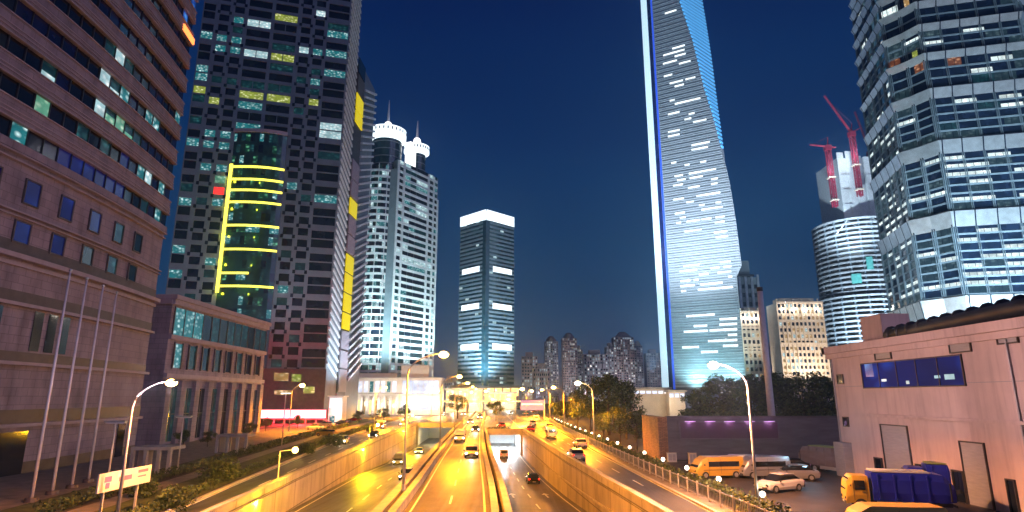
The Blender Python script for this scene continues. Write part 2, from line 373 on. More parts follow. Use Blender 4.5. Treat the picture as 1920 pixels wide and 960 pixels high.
Y0 = -40.0
g = MB()
strip(const(-900), eA, span(Y0, YEND, 6), const(0.0), mb=g)
strip(eI, const(900), span(Y0, YEND, 6), const(0.0), mb=g)
g.quad((-900, -300, 0), (900, -300, 0), (900, Y0, 0), (-900, Y0, 0))
g.quad((-1500, YEND, 0), (1500, YEND, 0), (1500, 2000, 0), (-1500, 2000, 0))
g.quad((-1500, -300, 0), (-900, -300, 0), (-900, YEND, 0), (-1500, YEND, 0))
g.quad((900, -300, 0), (1500, -300, 0), (1500, YEND, 0), (900, YEND, 0))
struct(g.build('ground', M['soil']))
struct(strip(eA, lambda y: eB(y) + 0.1, span(Y0, YEND), const(-0.12)).build('left_road', M['asphalt']))
struct(strip(lambda y: eEl(y) - 0.05, lambda y: eEr(y) + 0.05, span(Y0, YEND), const(-0.10)).build('centre_road', M['asphalt']))
struct(strip(lambda y: eH(y) - 0.1, eI, span(Y0, YEND), const(-0.12)).build('right_road', M['asphalt']))
struct(strip(lambda y: eB(y) - 0.3, eDl, span(Y0, 230), zC).build('left_ramp_road', M['asphalt']))
struct(strip(lambda y: eFr(y) - 0.2, lambda y: eH(y) + 0.3, span(Y0, 195), zG).build('right_ramp_road', M['asphalt']))
d = strip(lambda y: eB(y) + 0.1, lambda y: eEl(y) - 0.05, span(YC + 0.7, YEND), const(-0.14))
strip(lambda y: eEr(y) + 0.05, lambda y: eH(y) - 0.1, span(YG + 0.7, YEND), const(-0.14), mb=d)
struct(d.build('junction_road', M['asphalt']))

# kerbs and pavements
def kerb(name, f, w, ys):
    struct(wallrun(f, lambda y: f(y) + w, ys, const(-0.13), const(0.06)).build(name, M['kerb']))
kerb('left_kerb', lambda y: eA(y) - 0.02, 0.3, span(Y0, YEND)); kerb('right_kerb', lambda y: eI(y) - 0.25, 0.3, span(Y0, YEND))
off = lambda f, o: (lambda y: f(y) + o)
struct(strip(off(eA, -5.0), off(eA, -0.4), span(20, 240), const(0.03)).build('lawn', M['lawn']))
struct(strip(off(eA, -7.0), off(eA, -5.0), span(20, 240), const(0.05)).build('footpath', M['paving']))
struct(strip(off(eA, -12.0), off(eA, -8.2), span(20, 240), const(0.03)).build('lawn', M['lawn']))
struct(strip(off(eA, -15.0), off(eA, -12.0), span(20, 240), const(0.05)).build('service_road', M['paving']))
struct(strip(const(-64), off(eA, -15.1), span(15, 240), const(0.015)).build('plaza_paving', M['paving']))
struct(strip(off(eI, 0.06), off(eI, 1.6), span(Y0, 300), const(0.05)).build('right_pavement', M['paving']))
pk = MB(); pk.quad((18.5, 30, 0.02), (62, 30, 0.02), (62, 81.5, 0.02), (18.5, 81.5, 0.02)); struct(pk.build('parking_lot', M['parking_asphalt']))

# painted markings
def dashes(name, fl, fr, frac, fz, y0, y1, on=4.0, gap=6.0, w=0.16):
    mb = MB(); y = y0
    f = lambda t: fl(t) + (fr(t) - fl(t)) * frac
    while y < y1:
        strip(lambda t: f(t) - w / 2, lambda t: f(t) + w / 2, span(y, min(y + on, y1), 2), lambda t: fz(t) + 0.006, mb=mb); y += on + gap
    struct(mb.build(name, M['road_paint']))
q = lambda z: (lambda y: z)
dashes('centre_road_marking', eEl, eEr, 0.5, q(-0.10), 20, 400)
dashes('centre_road_edge_line', eEl, eEr, 0.07, q(-0.10), 20, 400, 400, 1); dashes('centre_road_edge_line', eEl, eEr, 0.93, q(-0.10), 20, 400, 400, 1)
dashes('left_road_marking', eA, eB, 0.52, q(-0.12), 60, 400)
dashes('left_road_edge_line', eA, eB, 0.08, q(-0.12), 20, 400, 400, 1); dashes('left_road_edge_line', eA, eB, 0.93, q(-0.12), 20, 400, 400, 1)
dashes('right_road_marking', eH, eI, 0.36, q(-0.12), 30, 400); dashes('right_road_marking', eH, eI, 0.68, q(-0.12), 60, 400)
dashes('right_road_edge_line', eH, eI, 0.06, q(-0.12), 20, 400, 400, 1); dashes('right_road_edge_line', eH, eI, 0.95, q(-0.12), 20, 400, 400, 1)
dashes('left_ramp_marking', eB, eDl, 0.5, zC, 20, 185)
dashes('left_ramp_edge_line', eB, eDl, 0.07, zC, 20, 185, 400, 1); dashes('left_ramp_edge_line', eB, eDl, 0.93, zC, 20, 185, 400, 1)
dashes('right_ramp_marking', eFr, eH, 0.5, zG, 20, 150)
dashes('right_ramp_edge_line', eFr, eH, 0.08, zG, 20, 150, 400, 1); dashes('right_ramp_edge_line', eFr, eH, 0.92, zG, 20, 150, 400, 1)
def arrow(y, frac):
    mb = MB(); f = lambda t: eFr(t) + (eH(t) - eFr(t)) * frac; Z = lambda t: zG(t) + 0.007
    def P(dx, dy): t = y + dy; return (f(t) + dx, t, Z(t))
    mb.quad(P(-.12, 0), P(.12, 0), P(.12, 3), P(-.12, 3))
    mb.add((P(-.5, 3), P(.5, 3), P(0, 5)), ((0, 1, 2),))
    struct(mb.build('painted_arrow', M['road_paint']))
for y_, f_ in ((60, 0.27), (60, 0.74), (80, 0.27), (80, 0.74)): arrow(y_, f_)

# ================================================================ retaining walls and parapets
def rwall(label, body, cop, name='retaining_wall', mat='concrete_panel'):
    t = thing(name, label, 'wall', (0, 0, 0))
    body.build('wall', M[mat], t); cop.build('coping', M['concrete'], t); return t
yB, yG, yE = span(Y0, YC), span(Y0, YG), span(Y0, YEND)
rwall('long concrete retaining wall under the left road with a low parapet, yellow lamps beside it',
      wallrun(off(eB, -0.35), eB, yB, lambda y: zC(y) - 0.3, const(0.55)), wallrun(off(eB, -0.42), off(eB, 0.08), yB, const(0.552), const(0.72)))
rwall('double concrete parapet wall carrying the tall lamp mast between left ramp and centre road',
      wallrun(eDl, off(eEl, -0.9), yB, lambda y: zC(y) - 0.3, const(0.60), wallrun(off(eEl, -0.42), eEl, yE, const(-1.2), const(0.62))),
      wallrun(off(eDl, -0.05), off(eEl, -0.85), yB, const(0.602), const(0.75), wallrun(off(eEl, -0.46), off(eEl, 0.05), yE, const(0.622), const(0.78))))
struct(strip(off(eEl, -0.9), off(eEl, -0.42), yE, const(-0.25)).build('median_soil', M['soil']))
rwall('double concrete parapet wall curving between centre road and the tunnel ramp',
      wallrun(eEr, off(eEr, 0.42), yE, const(-1.2), const(0.62), wallrun(off(eFr, -0.42), eFr, yG, lambda y: zG(y) - 0.3, const(0.55))),
      wallrun(off(eEr, -0.05), off(eEr, 0.46), yE, const(0.622), const(0.78), wallrun(off(eFr, -0.46), off(eFr, 0.05), yG, const(0.552), const(0.70))))
struct(strip(off(eEr, 0.42), off(eFr, -0.42), yG, const(-0.25)).build('median_soil', M['soil']))
rh = rwall('tall concrete retaining wall with a ledge on the right side of the tunnel ramp',
      wallrun(eH, off(eH, 0.4), yG, lambda y: zG(y) - 0.3, const(0.60)), wallrun(off(eH, -0.06), off(eH, 0.46), yG, const(0.602), const(0.78)))
wallrun(off(eH, -0.14), off(eH, 0.0), yG, lambda y: zG(y) * 0.55 - 0.15, lambda y: zG(y) * 0.55 + 0.05).build('ledge', M['concrete'], rh)

# tunnels
def tunnel(label, fl, fr, fz, y0, y1, top, name='tunnel'):
    t = thing(name, label, 'tunnel', (0, 0, 0)); ys = span(y0 + 0.6, y1)
    b = wallrun(fl, off(fl, 0.35), ys, lambda y: fz(y) - 0.2, const(top - 0.02)); wallrun(off(fr, -0.35), fr, ys, lambda y: fz(y) - 0.2, const(top - 0.02), mb=b)
    ye = ys[-1]; b.box(fl(ye), fr(ye), ye, ye + 0.3, fz(ye), top); b.build('lining', M['white_tile'], t)
    c = MB(); wallrun(fl, fr, ys, const(top), const(-0.2), mb=c); c.build('roof_slab', M['white_tile'], t)
    l = MB(); l.box(fl(y0) - 0.1, fr(y0) + 0.1, y0, y0 + 0.6, top, 0.62); l.box(fl(y0) - 0.1, fl(y0) + 0.9, y0, y0 + 0.59, fz(y0), top - .003); l.box(fr(y0) - 0.9, fr(y0) + 0.1, y0, y0 + 0.59, fz(y0), top - .003)
    l.build('portal_frame', M['concrete'], t)
    for y in span(y0 + 3, y1 - 4, 7):
        for f_ in (0.25, 0.75):
            x = fl(y) + (fr(y) - fl(y)) * f_; s = MB(); s.box(x - 0.3, x + 0.3, y, y + 3.5, top - 0.12, top - 0.003); s.build('strip_light', M['tunnel_lamp'], t)
    return t
tn = tunnel('white lit tunnel mouth that the right ramp road runs into', lambda y: eFr(y) - 0.3, lambda y: eH(y) + 0.3, zG, YG, 190, -0.75)
for y in (153, 163, 174): lamp('AREA', ((eFr(y) + eH(y)) / 2, y, -1.0), 8000, (0.9, 0.96, 1.0), tn).data.size = 4
tm = tunnel('tunnel mouth of the left ramp road beyond the long retaining wall', lambda y: eB(y) - 0.3, lambda y: eDl(y) + 0.3, zC, YC, 226, -0.8)
lamp('AREA', ((eB(192) + eDl(192)) / 2, 193, -1.2), 2500, (1.0, 0.75, 0.35), tm).data.size = 4

# right roadside fence
fn = thing('roadside_fence', 'low metal fence with upright bars along the right road kerb', 'fence', (0, 0, 0))
fx = off(eI, 0.8); ys = span(30, 235, 3)
wallrun(off(fx, -0.03), off(fx, 0.03), ys, const(1.10), const(1.18)).build('rail', M['steel'], fn)
wallrun(off(fx, -0.03), off(fx, 0.03), ys, const(0.22), const(0.28)).build('rail', M['steel'], fn)
b = MB(); y = 30.0
while y < 150: b.box(fx(y) - 0.012, fx(y) + 0.012, y - 0.018, y + 0.018, 0.26, 1.12); y += 0.30
stuff(b.build('bar', M['steel'], fn))
y = 30.0
while y < 232:
    b = MB(); b.box(fx(y) - 0.06, fx(y) + 0.06, y - 0.06, y + 0.06, 0.04, 1.28); b.build('post', M['pole_paint'], fn); y += 2.5
# ================================================================ street lamps
LAMPK, PTK = 7.0, 0.5
SOD = (1.0, 0.31, 0.008); SODW = (1.0, 0.52, 0.15)
def street_lamp(label, x, y, z0, H, arm, ang, power, col=SOD, mat='sodium', lens=0.42, LAMPK=LAMPK, PTK=PTK, name='street_lamp', group='street lamps'):
    t = thing(name, label, 'street lamp', (x, y, z0), 0, group)
    ca, sa = math.cos(ang), math.sin(ang)
    P = [(0, 0, 0), (0, 0, H * 0.45), (0, 0, H - 1.9)]; Rr = [0.13, 0.10, 0.08]
    for k in range(1, 7):
        a = k / 6 * R(78); d = arm * (1 - math.cos(a)) / (1 - math.cos(R(78))); P.append((d * ca, d * sa, H - 1.9 + 1.75 * math.sin(a) / math.sin(R(78)))); Rr.append(0.075 - 0.004 * k)
    P = [(x + a, y + b, z0 + c) for a, b, c in P]
    m = MB(); m.tube(P, Rr, 8); m.build('pole', M['pole_paint'], t, True)
    m = MB(); m.cyl((x, y), 0.22, 0.18, z0, z0 + 0.5, 10); m.build('base_plate', M['steel'], t)
    e = Vector(P[-1]); hx, hy = e.x + ca * 0.35, e.y + sa * 0.35
    m = MB(); m.ball((hx, hy, e.z), 0.5, 0.24, 0.13); hd = m.build('lamp_head', M['steel'], t, True)
    m = MB(); m.ball((hx, hy, e.z - 0.1), lens * 1.25, lens, lens * 0.8); m.build('lamp_lens', M[mat], hd, True)
    if power: lamp('SPOT', (hx, hy, e.z - 0.1 - lens - 0.2), power * LAMPK, SOD, t, 0.3, (hx, hy, 0), R(160), 0.3); lamp('POINT', (hx, hy, e.z - 0.1 - lens - 0.25), power * PTK, col, t, 0.3)
    return t
def wall_lamp(label, y, power, spot):
    x = eB(y) - 0.18; t = thing('wall_lamp', label, 'lamp', (x, y, 0.7), 0, 'low lamps on the left wall')
    m = MB(); m.tube([(x, y, 0.7), (x, y, 3.2)], [0.07, 0.05]); m.tube([(x, y, 3.15), (x + 1.2, y + 0.1, 3.3)], 0.035); m.build('pole', M['pole_paint'], t)
    m = MB(); m.ball((x + 1.35, y + 0.1, 3.25), 0.27, 0.27, 0.27); m.build('lamp_globe', M['sodium'], t, True)
    lamp('POINT', (x + 1.55, y + 0.1, 2.6), power * 2.2, (1.0, 0.50, 0.01), t, 0.25)
    m = MB(); m.box(x + 0.2, x + 0.36, y - 6.2, y - 5.9, -0.4, -0.1); m.build('wall_light', M['sodium'], t)
    lamp('POINT', (x + 0.75, y - 6.05, -0.35), power * 3.2, (1.0, 0.62, 0.008), t, 0.15)
street_lamp('bright curved-arm street lamp in front of the banded stone tower, above the tilted sign board', -25.4, 41.5, 0.0, 9.2, 1.9, R(8), 2300, (1.0, 0.66, 0.80), 'sodium', 0.31, 4.0, 1.0)
street_lamp('bright curved-arm street lamp at the parking hedge, nearest lamp on the right road', 17.6, 46.0, 0.0, 10.6, 2.1, R(180), 5000, (1.0, 0.60, 0.56), 'sodium_white', 0.34, 5.0, 2.4)
for i, (y, px, lab) in enumerate(((107, 6000, 'curved-arm street lamp among the green trees, second along the right fence'), (155, 9000, 'curved-arm street lamp beyond the green trees, third along the right fence'),
                        (205, 12000, 'curved-arm street lamp near the purple road sign, fourth along the right fence'))):
    street_lamp(lab, eI(y) + 1.3, y, 0, 10.6, 2.2, R(180), px, SODW if i == 0 else SOD, 'sodium_white' if i == 0 else 'sodium', 0.42)
street_lamp('tall thin lamp mast on the wall left of the centre road, nearest of its row', eEl(51) - 0.65, 51, 0.72, 11.0, 2.6, R(0), 4200, SOD, 'sodium', 0.34, 8.5, 0.5)
for y, lab in ((95, 'lamp mast on the wall beside the centre road, second from the footbridge end'), (140, 'lamp mast on the wall beside the centre road, third from the footbridge end'), (190, 'lamp mast on the wall beside the centre road just past the left tunnel mouth'), (240, 'farthest lamp mast on the wall beside the centre road')):
    street_lamp(lab, eEl(y) - 0.65, y, 0.74, 10.6, 2.4, 0, 5200, SOD, 'sodium', 0.34)
street_lamp('large glowing street lamp beside the tunnel roof shrubs, in the middle of the junction', 1.0, 200, 0.0, 10.8, 2.0, 0, 16000, SODW, 'sodium', 0.55)
street_lamp('glowing street lamp in front of the chequered tower over the red canopy', -53.5, 150, 0.0, 11.0, 2.0, 0, 4500, SODW, 'sodium', 0.55)
street_lamp('street lamp at the left kerb in front of the white lit podium', -37.5, 170, 0.0, 10.8, 2.2, 0, 11000, SOD, 'sodium', 0.40)
street_lamp('street lamp at the left kerb before the centre tower', -45.5, 250, 0.0, 11, 2.2, 0, 14000, SOD, 'sodium', 0.40)
for x_, y_, lab in ((-34, 262, 'far street lamp at the left corner of the junction, before the long shop'), (-14, 275, 'far street lamp in the middle of the junction'), (6, 262, 'far street lamp right of the purple sign'), (-24, 330, 'farthest street lamp, behind the far footbridge'), (-50, 290, 'far street lamp in front of the white podium end')):
    street_lamp(lab, x_, y_, 0.0, 10.8, 2.0, 0, 9000, SODW, 'sodium', 0.6)
wall_lamp('low yellow lamp on the left wall parapet, nearest one', 58, 1100, 0)
wall_lamp('low yellow lamp on the left wall parapet below the red canopy', 110, 1500, 0)
wall_lamp('low yellow lamp on the left wall parapet, farthest one by the tunnel mouth', 165, 2600, 0)
# unlit double-armed garden lamps
def tee_lamp(label, x, y, H, lit_=False):
    t = thing('garden_lamp', label, 'garden lamp', (x, y, 0), 0, 'T-shaped garden lamps')
    m = MB(); m.tube([(x, y, 0), (x, y, H)], [0.10, 0.06]); m.build('pole', M['pole_paint'], t, True)
    m = MB(); m.box(x - 0.9, x + 0.9, y - 0.22, y + 0.22, H, H + 0.14); h = m.build('lamp_head', M['steel'], t)
    m = MB(); m.box(x - 0.8, x + 0.8, y - 0.17, y + 0.17, H - 0.08, H - 0.004); m.build('lamp_lens', M['bulb_white' if lit_ else 'white_pole'], h)
def gxy(px, py):
    r = ray(px, py); t = -CAMH / r.z; return r.x * t, r.y * t
x, y = gxy(198, 928); tee_lamp('T-shaped garden lamp nearest to the tilted sign board', x, y, zat(792, y))
x, y = gxy(332, 884); tee_lamp('T-shaped garden lamp in front of the low stone building', x, y, zat(782, y))
x, y = gxy(528, 836); tee_lamp('T-shaped garden lamp with a glowing head before the red canopy', x, y, zat(737, y), True)
# flagpoles
for i, (px, py, lab) in enumerate(((165, 905, 'white flagpole without a flag, nearest to the low stone building'), (134, 916, 'white flagpole without a flag, second from the low stone building'),
                             (97, 928, 'white flagpole without a flag, third from the low stone building'), (58, 942, 'white flagpole without a flag, farthest from the low stone building'))):
    x, y = gxy(px, py); t = thing('flagpole', lab, 'flagpole', (x, y, 0), 0, 'flagpoles before the banded tower')
    m = MB(); m.tube([(x, y, 0.0), (x, y, 9), (x, y, 18.4)], [0.13, 0.11, 0.07]); m.build('pole', M['white_pole'], t, True)
    m = MB(); m.ball((x, y, 18.5), 0.14, 0.14, 0.14); m.build('finial', M['silver'], t, True)
    m = MB(); m.cyl((x, y), 0.5, 0.45, 0.0, 0.35, 12); m.build('base', M['dark_stone'], t)
# bulbs on the right hedge
ords = 'first second third fourth fifth sixth seventh eighth ninth tenth eleventh twelfth thirteenth fourteenth fifteenth sixteenth seventeenth eighteenth nineteenth twentieth'.split()
for i in range(20):
    y = 46 + 8.3 * i; x = eI(y) + 3.3 - 0.004 * (y - 46)
    t = thing('hedge_bulb', 'round white bulb light by the right hedge, ' + ords[i] + ' from the parking end', 'bulb light', (x, y, 0), 0, 'bulb lights along the right hedge')
    m = MB(); m.cyl((x, y), 0.05, 0.04, 0, 1.05, 8); m.build('post', M['dark_metal'], t)
    m = MB(); m.ball((x, y, 1.2), 0.22, 0.22, 0.22); m.build('bulb', M['bulb_white'], t, True)
    if i < 12: lamp('POINT', (x - 0.2, y, 1.6), 45, (1.0, 0.8, 0.55), t, 0.2)
# tilted sign board by the left lamp
t = thing('sign_board', 'pale pink sign board with purple figures beside the bright left street lamp', 'sign board', (-26.6, 43.9, 0))
m = MB(); m.ob((-26.6, 41.0), (0, 1), 0, 5.8, -0.1, 0.0, 1.95, 3.15); pn = m.build('panel', M['white_pole'], t)
m = MB()
for a, b, z0, z1 in ((0.6, 1.3, 2.55, 2.9), (0.75, 1.15, 2.15, 2.5), (2.1, 3.5, 2.45, 2.75), (4.2, 5.4, 2.75, 2.95), (4.2, 5.2, 2.45, 2.55)): m.ob((-26.6, 41.0), (0, 1), a, b, 0.004, 0.012, z0, z1)
M['sign_purple'] = plain('sign_purple', (0.22, 0.13, 0.33), 0.5)
m.build('printed_mark', M['sign_purple'], pn)
for a in (0.9, 4.6):
    m = MB(); m.ob((-26.6, 41.0), (0, 1), a - .06, a + .06, -0.24, -0.11, 0, 3.05); m.build('post', M['pole_paint'], t)
# thick grey mast behind the dark wall
x = atY(1447, 780, 101).x; t = thing('monopole_mast', 'thick plain grey mast rising behind the dark wall', 'mast', (x, 101, 0))
m = MB(); m.tube([(x, 101, 0), (x, 101, 25.5)], [0.62, 0.45], 14); m.build('pole', M['white_pole'], t, True)
m = MB(); m.cyl((x, 101), 0.5, 0.5, 25.5, 26.2, 14); m.build('cap', M['dark_metal'], t)
# purple direction sign over the far road
x0, x1 = atY(976, 760, 215).x, atY(1021, 760, 215).x; z0, z1 = zat(769, 215), zat(750, 215)
t = thing('road_sign', 'wide purple direction sign over the far end of the right road', 'road sign', (x1, 215, 0))
m = MB(); m.box(x0, x1, 214.8, 215.0, z0, z1); m.build('panel', M['purple_sign'], t)
m = MB(); m.box(x1 - 0.3, x1 + 0.1, 215.05, 215.35, 0, z1 + 0.4); m.build('post', M['steel'], t)
m = MB(); m.box(x0 + .5, x1 - 0.8, 214.78, 214.797, (z0 + z1) / 2 + .1, (z0 + z1) / 2 + .5); m.build('lettering_bar', M['pale_sign'], t)
# ================================================================ BUILDINGS
def unit(a, b):
    d = Vector((b[0] - a[0], b[1] - a[1])); L = d.length; return (d.x / L, d.y / L), L
# ---------------- banded stone tower, left
T1 = thing('banded_tower', 'pinkish stone tower with curved bands of dark windows, behind the flagpoles', 'office tower', (-62, 70, 0))
X1 = lambda y: -52.5 - (0.0026 * (y - 60) ** 2 if y > 60 else 0.001 * (60 - y) ** 2)
pts = [(X1(y), y) for y in span(40, 92, 2.3)]
TOP1 = 34.2 + 4.3 * 16
m = MB(); m.prism([(-78, 40), *[(x - 0.03, y) for x, y in pts], (-78, 92)][::1], 0, TOP1); core = m.build('wall', M['pink_stone'], T1)
sp, ld, mu = MB(), MB(), MB(); pn = Panes(); NF = 16
def band(mb, z0, z1, d0, d1):
    x = [p for p in pts]; n = len(x); vs = []; fs = []
    for (a, b) in x: vs += [(a + d0, b, z0), (a + d1, b, z0), (a + d1, b, z1), (a + d0, b, z1)]
    for i in range(n - 1):
        a, b = 4 * i, 4 * i + 4
        for j in range(4): fs.append((a + j, a + (j + 1) % 4, b + (j + 1) % 4, b + j))
    e = 4 * (n - 1); fs += [(3, 2, 1, 0), (e, e + 1, e + 2, e + 3)]; mb.add(vs, fs)
for k in range(NF):
    z = 34.2 + 4.3 * k
    band(sp, z + 2.0, z + 4.3, -0.1, 0.42)
    for zz, d in ((2.02, 0.62), (2.55, 0.56), (3.0, 0.52), (4.12, 0.60)): band(ld, z + zz, z + zz + 0.13, 0.423, d)
    for i in range(len(pts) - 1):
        u, L = unit(pts[i], pts[i + 1])
        pn.add(pts[i], u, 0.06, L - 0.06, 0.06, z, z + 2.0, 'glass_navy' if rnd.random() < 0.45 else 'glass_dark')
        mu.ob(pts[i], u, -0.06, 0.06, 0.0, 0.2, z, z + 2.0)
band(sp, 33.3, 34.2, -0.1, 0.42)
for z, h, d in ((33.0, .15, .6), (32.3, .15, .45), (27.0, .16, .5), (26.55, .12, .4), (22.2, .5, .9), (21.5, .4, .3), (17.4, .35, .7), (11.3, .35, .7), (4.9, .35, .6)): band(ld, z, z + h, -0.05, d)
dk = MB()
for z, h in ((22.8, 1.3), (17.8, 1.2), (11.7, 1.0), (5.3, 1.4), (0.0, 1.2)): band(dk, z, z + h, -0.05, 0.06)
dk.build('dark_band', M['dark_stone'], T1)
sp.add(mu.v, mu.f, 1); sp.build('facade_cladding', [M['pink_stone'], M['dark_metal']], T1); ld.build('ledge', M['stone_trim'], T1)
for z0, z1 in ((28.4, 30.9), (24.0, 26.2)):
    for j, yc in enumerate((84.0, 78.7, 73.3, 67.9, 62.5, 57.1, 51.7)):
        yc -= 0 if z0 > 28 else 0.4
        p = (X1(yc - 1.0), yc - 1.0); u, L = unit(p, (X1(yc + 1.0), yc + 1.0))
        f = MB()
        for a, b, zz0, zz1 in ((-.15, .0, z0 - .15, z1 + .15), (L, L + .15, z0 - .15, z1 + .15), (0, L, z0 - .15, z0), (0, L, z1, z1 + .15)): f.ob(p, u, a, b, -0.05, 0.16, zz0, zz1)
        w = f.build('window', M['dark_stone'], T1)
        g_ = MB(); g_.ob(p, u, 0, L, 0.02, 0.05, z0, z1); g_.build('pane', M['lit_navy' if j >= 2 and (z0 > 28 or j > 2) else ('glass_teal' if j != 1 else 'lit_teal_dim')], w)
for y0_, y1_ in ((66, 67.4), (68.2, 69.6), (70.4, 71.8), (58, 59.4), (60.2, 61.6), (54, 55.4)):
    p = (X1(y0_), y0_); u, L = unit(p, (X1(y1_), y1_)); g_ = MB(); g_.ob(p, u, 0, L, 0.02, 0.07, 12.9, 17.2); g_.build('tall_window', M['glass_dark'], T1)
for y0_, y1_ in ((52, 56), (58, 62), (64, 68), (86.0, 88.0)):
    p = (X1(y0_), y0_); u, L = unit(p, (X1(y1_), y1_)); g_ = MB(); g_.ob(p, u, 0, L, 0.03, 0.10, 0.0, 4.4); g_.build('entrance_glass', M['glass_dark'], T1)
pn.paint([(132, 66, 'lit_mint'), (148, 78, 'lit_mint'), (160, 84, 'lit_teal_dim'), (195, 105, 'lit_teal_dim'), (220, 123, 'lit_white'), (240, 132, 'lit_teal_dim'), (185, 162, 'lit_white'), (210, 177, 'lit_white'), (228, 190, 'lit_teal'),
          (172, 212, 'lit_white'), (200, 222, 'lit_mint'), (225, 236, 'lit_mint'), (245, 248, 'lit_mint'), (262, 258, 'lit_teal_dim'), (160, 262, 'lit_teal_dim'), (275, 225, 'lit_teal'), (292, 234, 'lit_teal'), (200, 284, 'lit_teal_dim'), (228, 298, 'lit_teal_dim'),
          (265, 320, 'lit_teal'), (283, 328, 'lit_white'), (318, 345, 'lit_teal'), (330, 295, 'lit_teal'), (310, 392, 'lit_teal'), (300, 440, 'lit_teal'), (270, 370, 'lit_teal_dim'), (342, 215, 'lit_teal'), (348, 200, 'lit_teal_dim'),
          (100, 120, 'lit_white'), (70, 180, 'lit_mint'), (40, 130, 'lit_teal'), (20, 250, 'lit_teal'), (90, 250, 'lit_white'), (45, 60, 'lit_white')], 22)
pn.paint_box(110, 235, 295, 420, 'lit_navy'); pn.paint_box(-100, 125, 290, 420, 'lit_navy', 0.6)
pn.paint_box(345, 395, -400, 170, 'lit_blue', 0.75)
for q_ in list(pn.q):                                   # ceiling lights seen from below: only the lower part of the pane is bright
    if q_[1] in ('lit_white', 'lit_mint') and rnd.random() < .6:
        A, B_, C, D = [Vector(v) for v in q_[0]]; o_ = Vector((0.03, 0, 0)); h = rnd.uniform(.3, .6)
        pn.q.append([(A + o_, B_ + o_, B_ + (C - B_) * h + o_, A + (D - A) * h + o_), q_[1]]); q_[1] = 'lit_teal_dim'
pn.build(T1)
p = pts[-3]; u, L = unit(pts[-3], pts[-1]); m = MB(); zz = zat(66, 90); m.ob(p, u, 0, L, 0.44, 0.70, zz - 0.5, zz + 0.5); m.build('warning_light', M['orange_light'], T1)

# ---------------- low stone building with glass band
T2 = thing('stone_podium_building', 'low stone building with a teal glass band and tall ground windows, beside the banded tower', 'building', (-66, 125, 0))
P2 = (-60.0, 105.5); U2 = (0.0, 1.0); L2 = 42.0
m = MB(); m.box(-84, -60.0, 105.5, 147.5, 0, 24.9); m.build('wall', M['pink_stone'], T2)
c = MB(); c.ob(P2, U2, -0.4, L2 + .4, -24.4, 0.9, 24.9, 25.7); c.ob(P2, U2, -0.2, L2 + .2, 0.0, 0.55, 24.0, 24.897); c.ob(P2, U2, 0, L2, 0.0, 0.5, 17.9, 18.7); c.ob(P2, U2, 0, L2, 0.0, 0.6, 11.2, 12.0)
c.ob((-84.5, 105.5), (1, 0), 0, 24.6, 0, 0.5, 24.0, 24.85); c.build('cornice', M['stone_trim'], T2)
pn = Panes(); fr = MB()
for i in range(12):
    a = 1.0 + i * 3.4; pn.add(P2, U2, a, a + 3.25, 0.08, 18.8, 23.6, 'lit_teal_dim' if i not in (0, 1, 2) else 'lit_teal'); fr.ob(P2, U2, a - 0.15, a, 0, 0.2, 18.7, 23.7)
pn.paint([(395, 605, 'glass_teal'), (415, 610, 'glass_teal'), (470, 632, 'glass_teal')], 30)
fr.ob(P2, U2, 41.75, 41.9, 0, 0.2, 18.7, 23.7)
for i in range(8):
    a = 2.2 + i * 4.95
    pn.add(P2, U2, a, a + 2.5, 0.06, 13.1, 17.3, ('lit_teal', 'lit_teal_dim', 'glass_teal', 'glass_teal', 'glass_dark', 'lit_teal_dim', 'glass_dark', 'glass_dark')[i])
    for q_ in (a - 0.2, a + 2.5): fr.ob(P2, U2, q_, q_ + 0.2, 0, 0.3, 12.9, 17.5)
    pn.add(P2, U2, a - 0.3, a + 2.8, 0.07, 0.5, 9.6, 'glass_dark' if i in (2, 4, 6) else 'lit_teal_dim')
    fr.ob(P2, U2, a + 1.2, a + 1.3, 0.071, 0.2, 0.5, 9.6); fr.ob(P2, U2, a - .3, a + 2.8, 0.072, 0.16, 5.0, 5.15)
pl = MB()
for i in range(9):
    a = -0.1 + i * 4.95 if i else 0.0
    pl = MB(); pl.ob(P2, U2, a, a + 1.7 if i else 1.6, 0.0, 0.8, 0, 10.9); pl.build('pilaster', M['pink_stone'], T2)
fr.build('window_lattice', M['dark_stone'], T2); pn.build(T2)

# ---------------- chequered tower
T3 = thing('chequered_tower', 'very tall dark tower with a chequer of windows and a bay of yellow light lines', 'office tower', (-90, 215, 0))
P3 = (-114.0, 195.6); U3, L3 = unit(P3, (-64, 210)); HT3 = 182
B3 = (-62.4, 250.0)
m = MB(); m.prism([P3, (-64, 210), (-63.4, 222), (-110, 240)], 0, HT3)
m.build('wall', M['grey_clad'], T3)
m = MB(); m.prism([(-110, 240.2), (-63.5, 222.2), (-64.6, 224), (-64.0, 231.0), (-62.9, 231.4), B3, (-108, 266)], 0, 144); m.build('rear_block', M['grey_clad'], T3)
FH = 4.2; pn = Panes(); cl, sm = MB(), MB()
cols = []            # (a, b, kind)
cols.append((0.3, 4.2, 'w'))
for a in (4.9, 9.9): cols.append((a + 0.75, a + 4.15, 's'))
for a in (14.9, 24.2): cols.append((a + 0.5, a + 8.6, 'c'))
for a in (33.6, 38.6): cols.append((a + 0.75, a + 4.15, 's'))
cols.append((44.0, 51.7, 'w'))
edges = [0.0] + [x for c_ in cols for x in c_[:2]] + [L3]
NR = 38; Z3 = 17.0
for i in range(0, len(edges), 2):                                  # piers
    a, b = edges[i], edges[i + 1]
    if 15 < a < 33: cl.ob(P3, U3, a, b, 0, 0.55, 101.2, HT3)
    else: cl.ob(P3, U3, a, b, 0, 0.55, 0, HT3)
